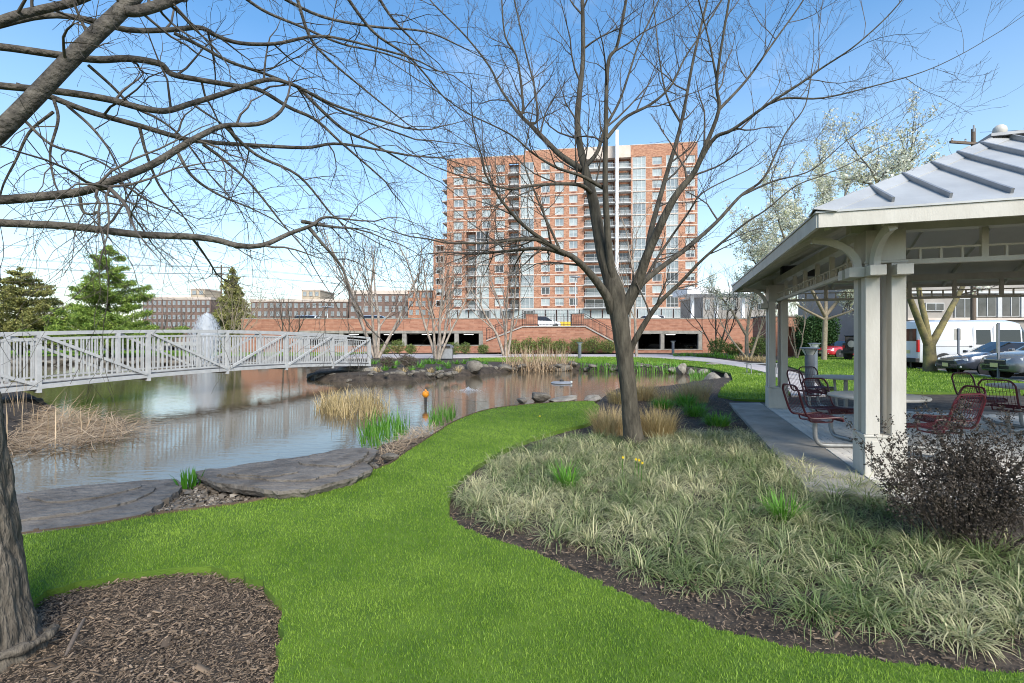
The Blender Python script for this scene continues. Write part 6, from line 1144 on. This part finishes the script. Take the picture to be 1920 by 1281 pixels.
for i in range(4, 13): c_ = copy_tree(far_src[i % 4]); c_.location = (-84 + i * 5.4, 72 + (i % 2) * .3, -.03)
for i, (p, c_) in enumerate([(672, carg_m), (790, cars_m), (832, carg_m), (1218, carg_m), (1285, cars_m)]): car(['suv', 'sedan'][i % 2], c_, (gx_(p, 68), 68, -.1), math.pi / 2 * (1 if i % 2 else -1), 'car parked in the gloom inside the garage', 'cars inside the garage')
# yellow and white vehicles glimpsed through the landing railing
car('suv', carw_m, (gx_(1018, 66), 66, 2.9), 0.3, 'white car seen through the landing railing of the stair'); yb = MB().box((gx_(1052, 75), 75, 3.7), (3.4, 1.2, 1.0)); tag(yb.build('dumpster', mk('yellow_paint', (.7, .45, .03), (.75, .5, .05), 2, .5), loc=(gx_(1052, 75), 75, 2.9)), 'yellow container behind the landing railing', 'container')
# jeep with a spare wheel on its tail
jx, jy = gx_(1602, 36), 36.0; t = empty('jeep', (jx, jy, -.035), math.radians(28), 'black jeep with a spare wheel on its tailgate beside the hedge', 'car')
MB().box((1.9, 0, .95), (3.8, 1.7, .75)).local('body', cark_m, t, bevel=.08); MB().box((1.5, 0, 1.55), (2.6, 1.55, .5)).local('cabin', glass_m, t, bevel=.06); MB().box((1.5, 0, 1.82), (2.7, 1.6, .08)).local('roof', cark_m, t, bevel=.03); MB().box((-.08, 0, .62), (.2, 1.7, .22)).local('bumper', trim_m, t, bevel=.03)
for a in (.7, 3.1):
    for s in (-1, 1): wheel(a, s * .8, .40, .28, t)
RR = Matrix.Rotation(math.pi / 2, 3, 'Y'); MB().lathe([(.26, -.13), (.39, -.13), (.43, -.07), (.43, .07), (.39, .13), (.26, .13)], (-.17, .05, 1.22), 28, RR).local('spare_wheel', tyre_m, t, True); MB().lathe([(.25, -.1), (.25, .02), (0, .02)], (-.22, .05, 1.22), 18, RR).local('spare_rim', rim_m, t, True)
for s in (-1, 1): MB().box((-.02, s * .72, 1.0), (.06, .16, .22)).local('tail_light', red_lens, t)
# white cargo van
vx, vy = (1727 - CX) / F * 24.6, 25.6; t = empty('cargo_van', (vx, vy, -.035), math.atan2(-.10, .99), 'white cargo van with dark windows parked behind the blossom tree', 'van')
VL, VH, VW = 5.95, 2.52, 2.02
st = [(0, .42, .95, 1.45, 2.36, .90, .93, .93, .80), (.06, .40, .95, 1.45, 2.45, .97, 1.0, 1.0, .86), (.3, .38, .95, 1.45, VH, .99, 1.01, 1.01, .88), (4.2, .38, .95, 1.45, VH, .99, 1.01, 1.01, .88), (4.7, .38, .95, 1.42, 2.42, .99, 1.01, 1.0, .84), (5.25, .40, .95, 1.3, 1.42, .97, 1.0, .95, .72), (5.8, .42, .9, 1.12, 1.2, .9, .94, .85, .6), (VL, .48, .8, .95, 1.0, .75, .8, .7, .5)]
def vs(s): x, zb, zw, ze, zt, wl_, ww, we, wt = s; return [(0, zb), (wl_ * .95, zb), (wl_, zb + .08), (ww, zw), (we, ze), ((we + wt) / 2 + .03, ze + (zt - ze) * .6), (wt, zt - .12 if zt - ze > .4 else zt - .03), (wt * .7, zt - .01), (0, zt)]
loft(st, vs, 'body', van_m, t, lambda i, j: 'windscreen' if i == 4 and j >= 4 else None); Y1 = -1.012
def vb(name, x0, x1, z0, z1, mat, y=Y1, d=.02, tilt=0.0, bv=.01): return MB().box(((x0 + x1) / 2, y, (z0 + z1) / 2), (x1 - x0, d, z1 - z0), M=Matrix.Rotation(tilt, 3, 'X')).local(name, mat, t, bevel=bv)
tl_ = -.07
vb('side_window', 2.62, 3.28, 1.30, 2.02, glass_m, -.995, .03, tl_, .008); vb('side_window', 3.62, 4.62, 1.30, 2.02, glass_m, -.995, .03, tl_, .008); vb('lower_trim', .35, 5.5, .36, .62, trim_m, -1.0, .06); vb('rub_strip', .5, 2.45, 1.18, 1.22, grey_m, -1.012, .015); vb('side_panel', .55, 2.4, 1.5, 2.1, van_m, -.985, .012, tl_); vb('door_seam', 2.47, 2.485, .62, 2.2, trim_m, -1.006, .008); vb('door_seam', 3.38, 3.395, .62, 2.2, trim_m, -1.006, .008); vb('door_handle', 2.30, 2.42, 1.16, 1.24, trim_m, -1.02, .03)
for s in (-1, 1): MB().box((-.012, s * .47, 1.78), (.02, .72, .62)).local('rear_window', glass_m, t, bevel=.01); MB().box((.0, s * .93, 1.22), (.10, .12, .62)).local('tail_light', red_lens, t, bevel=.02)
MB().box((-.05, 0, .50), (.2, 1.95, .22)).local('rear_bumper', trim_m, t, bevel=.03); MB().box((-.015, -.2, .92), (.012, .34, .17)).local('number_plate', plate_m, t); MB().box((-.006, 0, 1.4), (.008, .015, 1.7)).local('door_seam', trim_m, t)
for a in (1.15, 4.85):
    for s in (-1, 1): wheel(a, s * .90, .36, .24, t); MB().lathe([(.47, -.012), (.47, .012), (0, .013)], (a, s * 1.008, .40), 24, Matrix.Rotation(math.pi / 2, 3, 'X')).local('wheel_arch', trim_m, t)
bx = (1691 - CX) / F * 27; tp = empty('lamp_standard', (bx, 27, 0), label='slim dark lamp standard with a blue banner between van and gazebo post', cat='lamp post'); MB().tube([(bx + .2, 27, 0), (bx + .2, 27, 6)], .1, 8).build('pole', black_m, tp, True); MB().box((bx - .12, 27, 1.9), (.5, .04, 1.2)).build('banner', mk('blue_banner', (.05, .16, .5), (.08, .22, .6), 3, .6), tp)
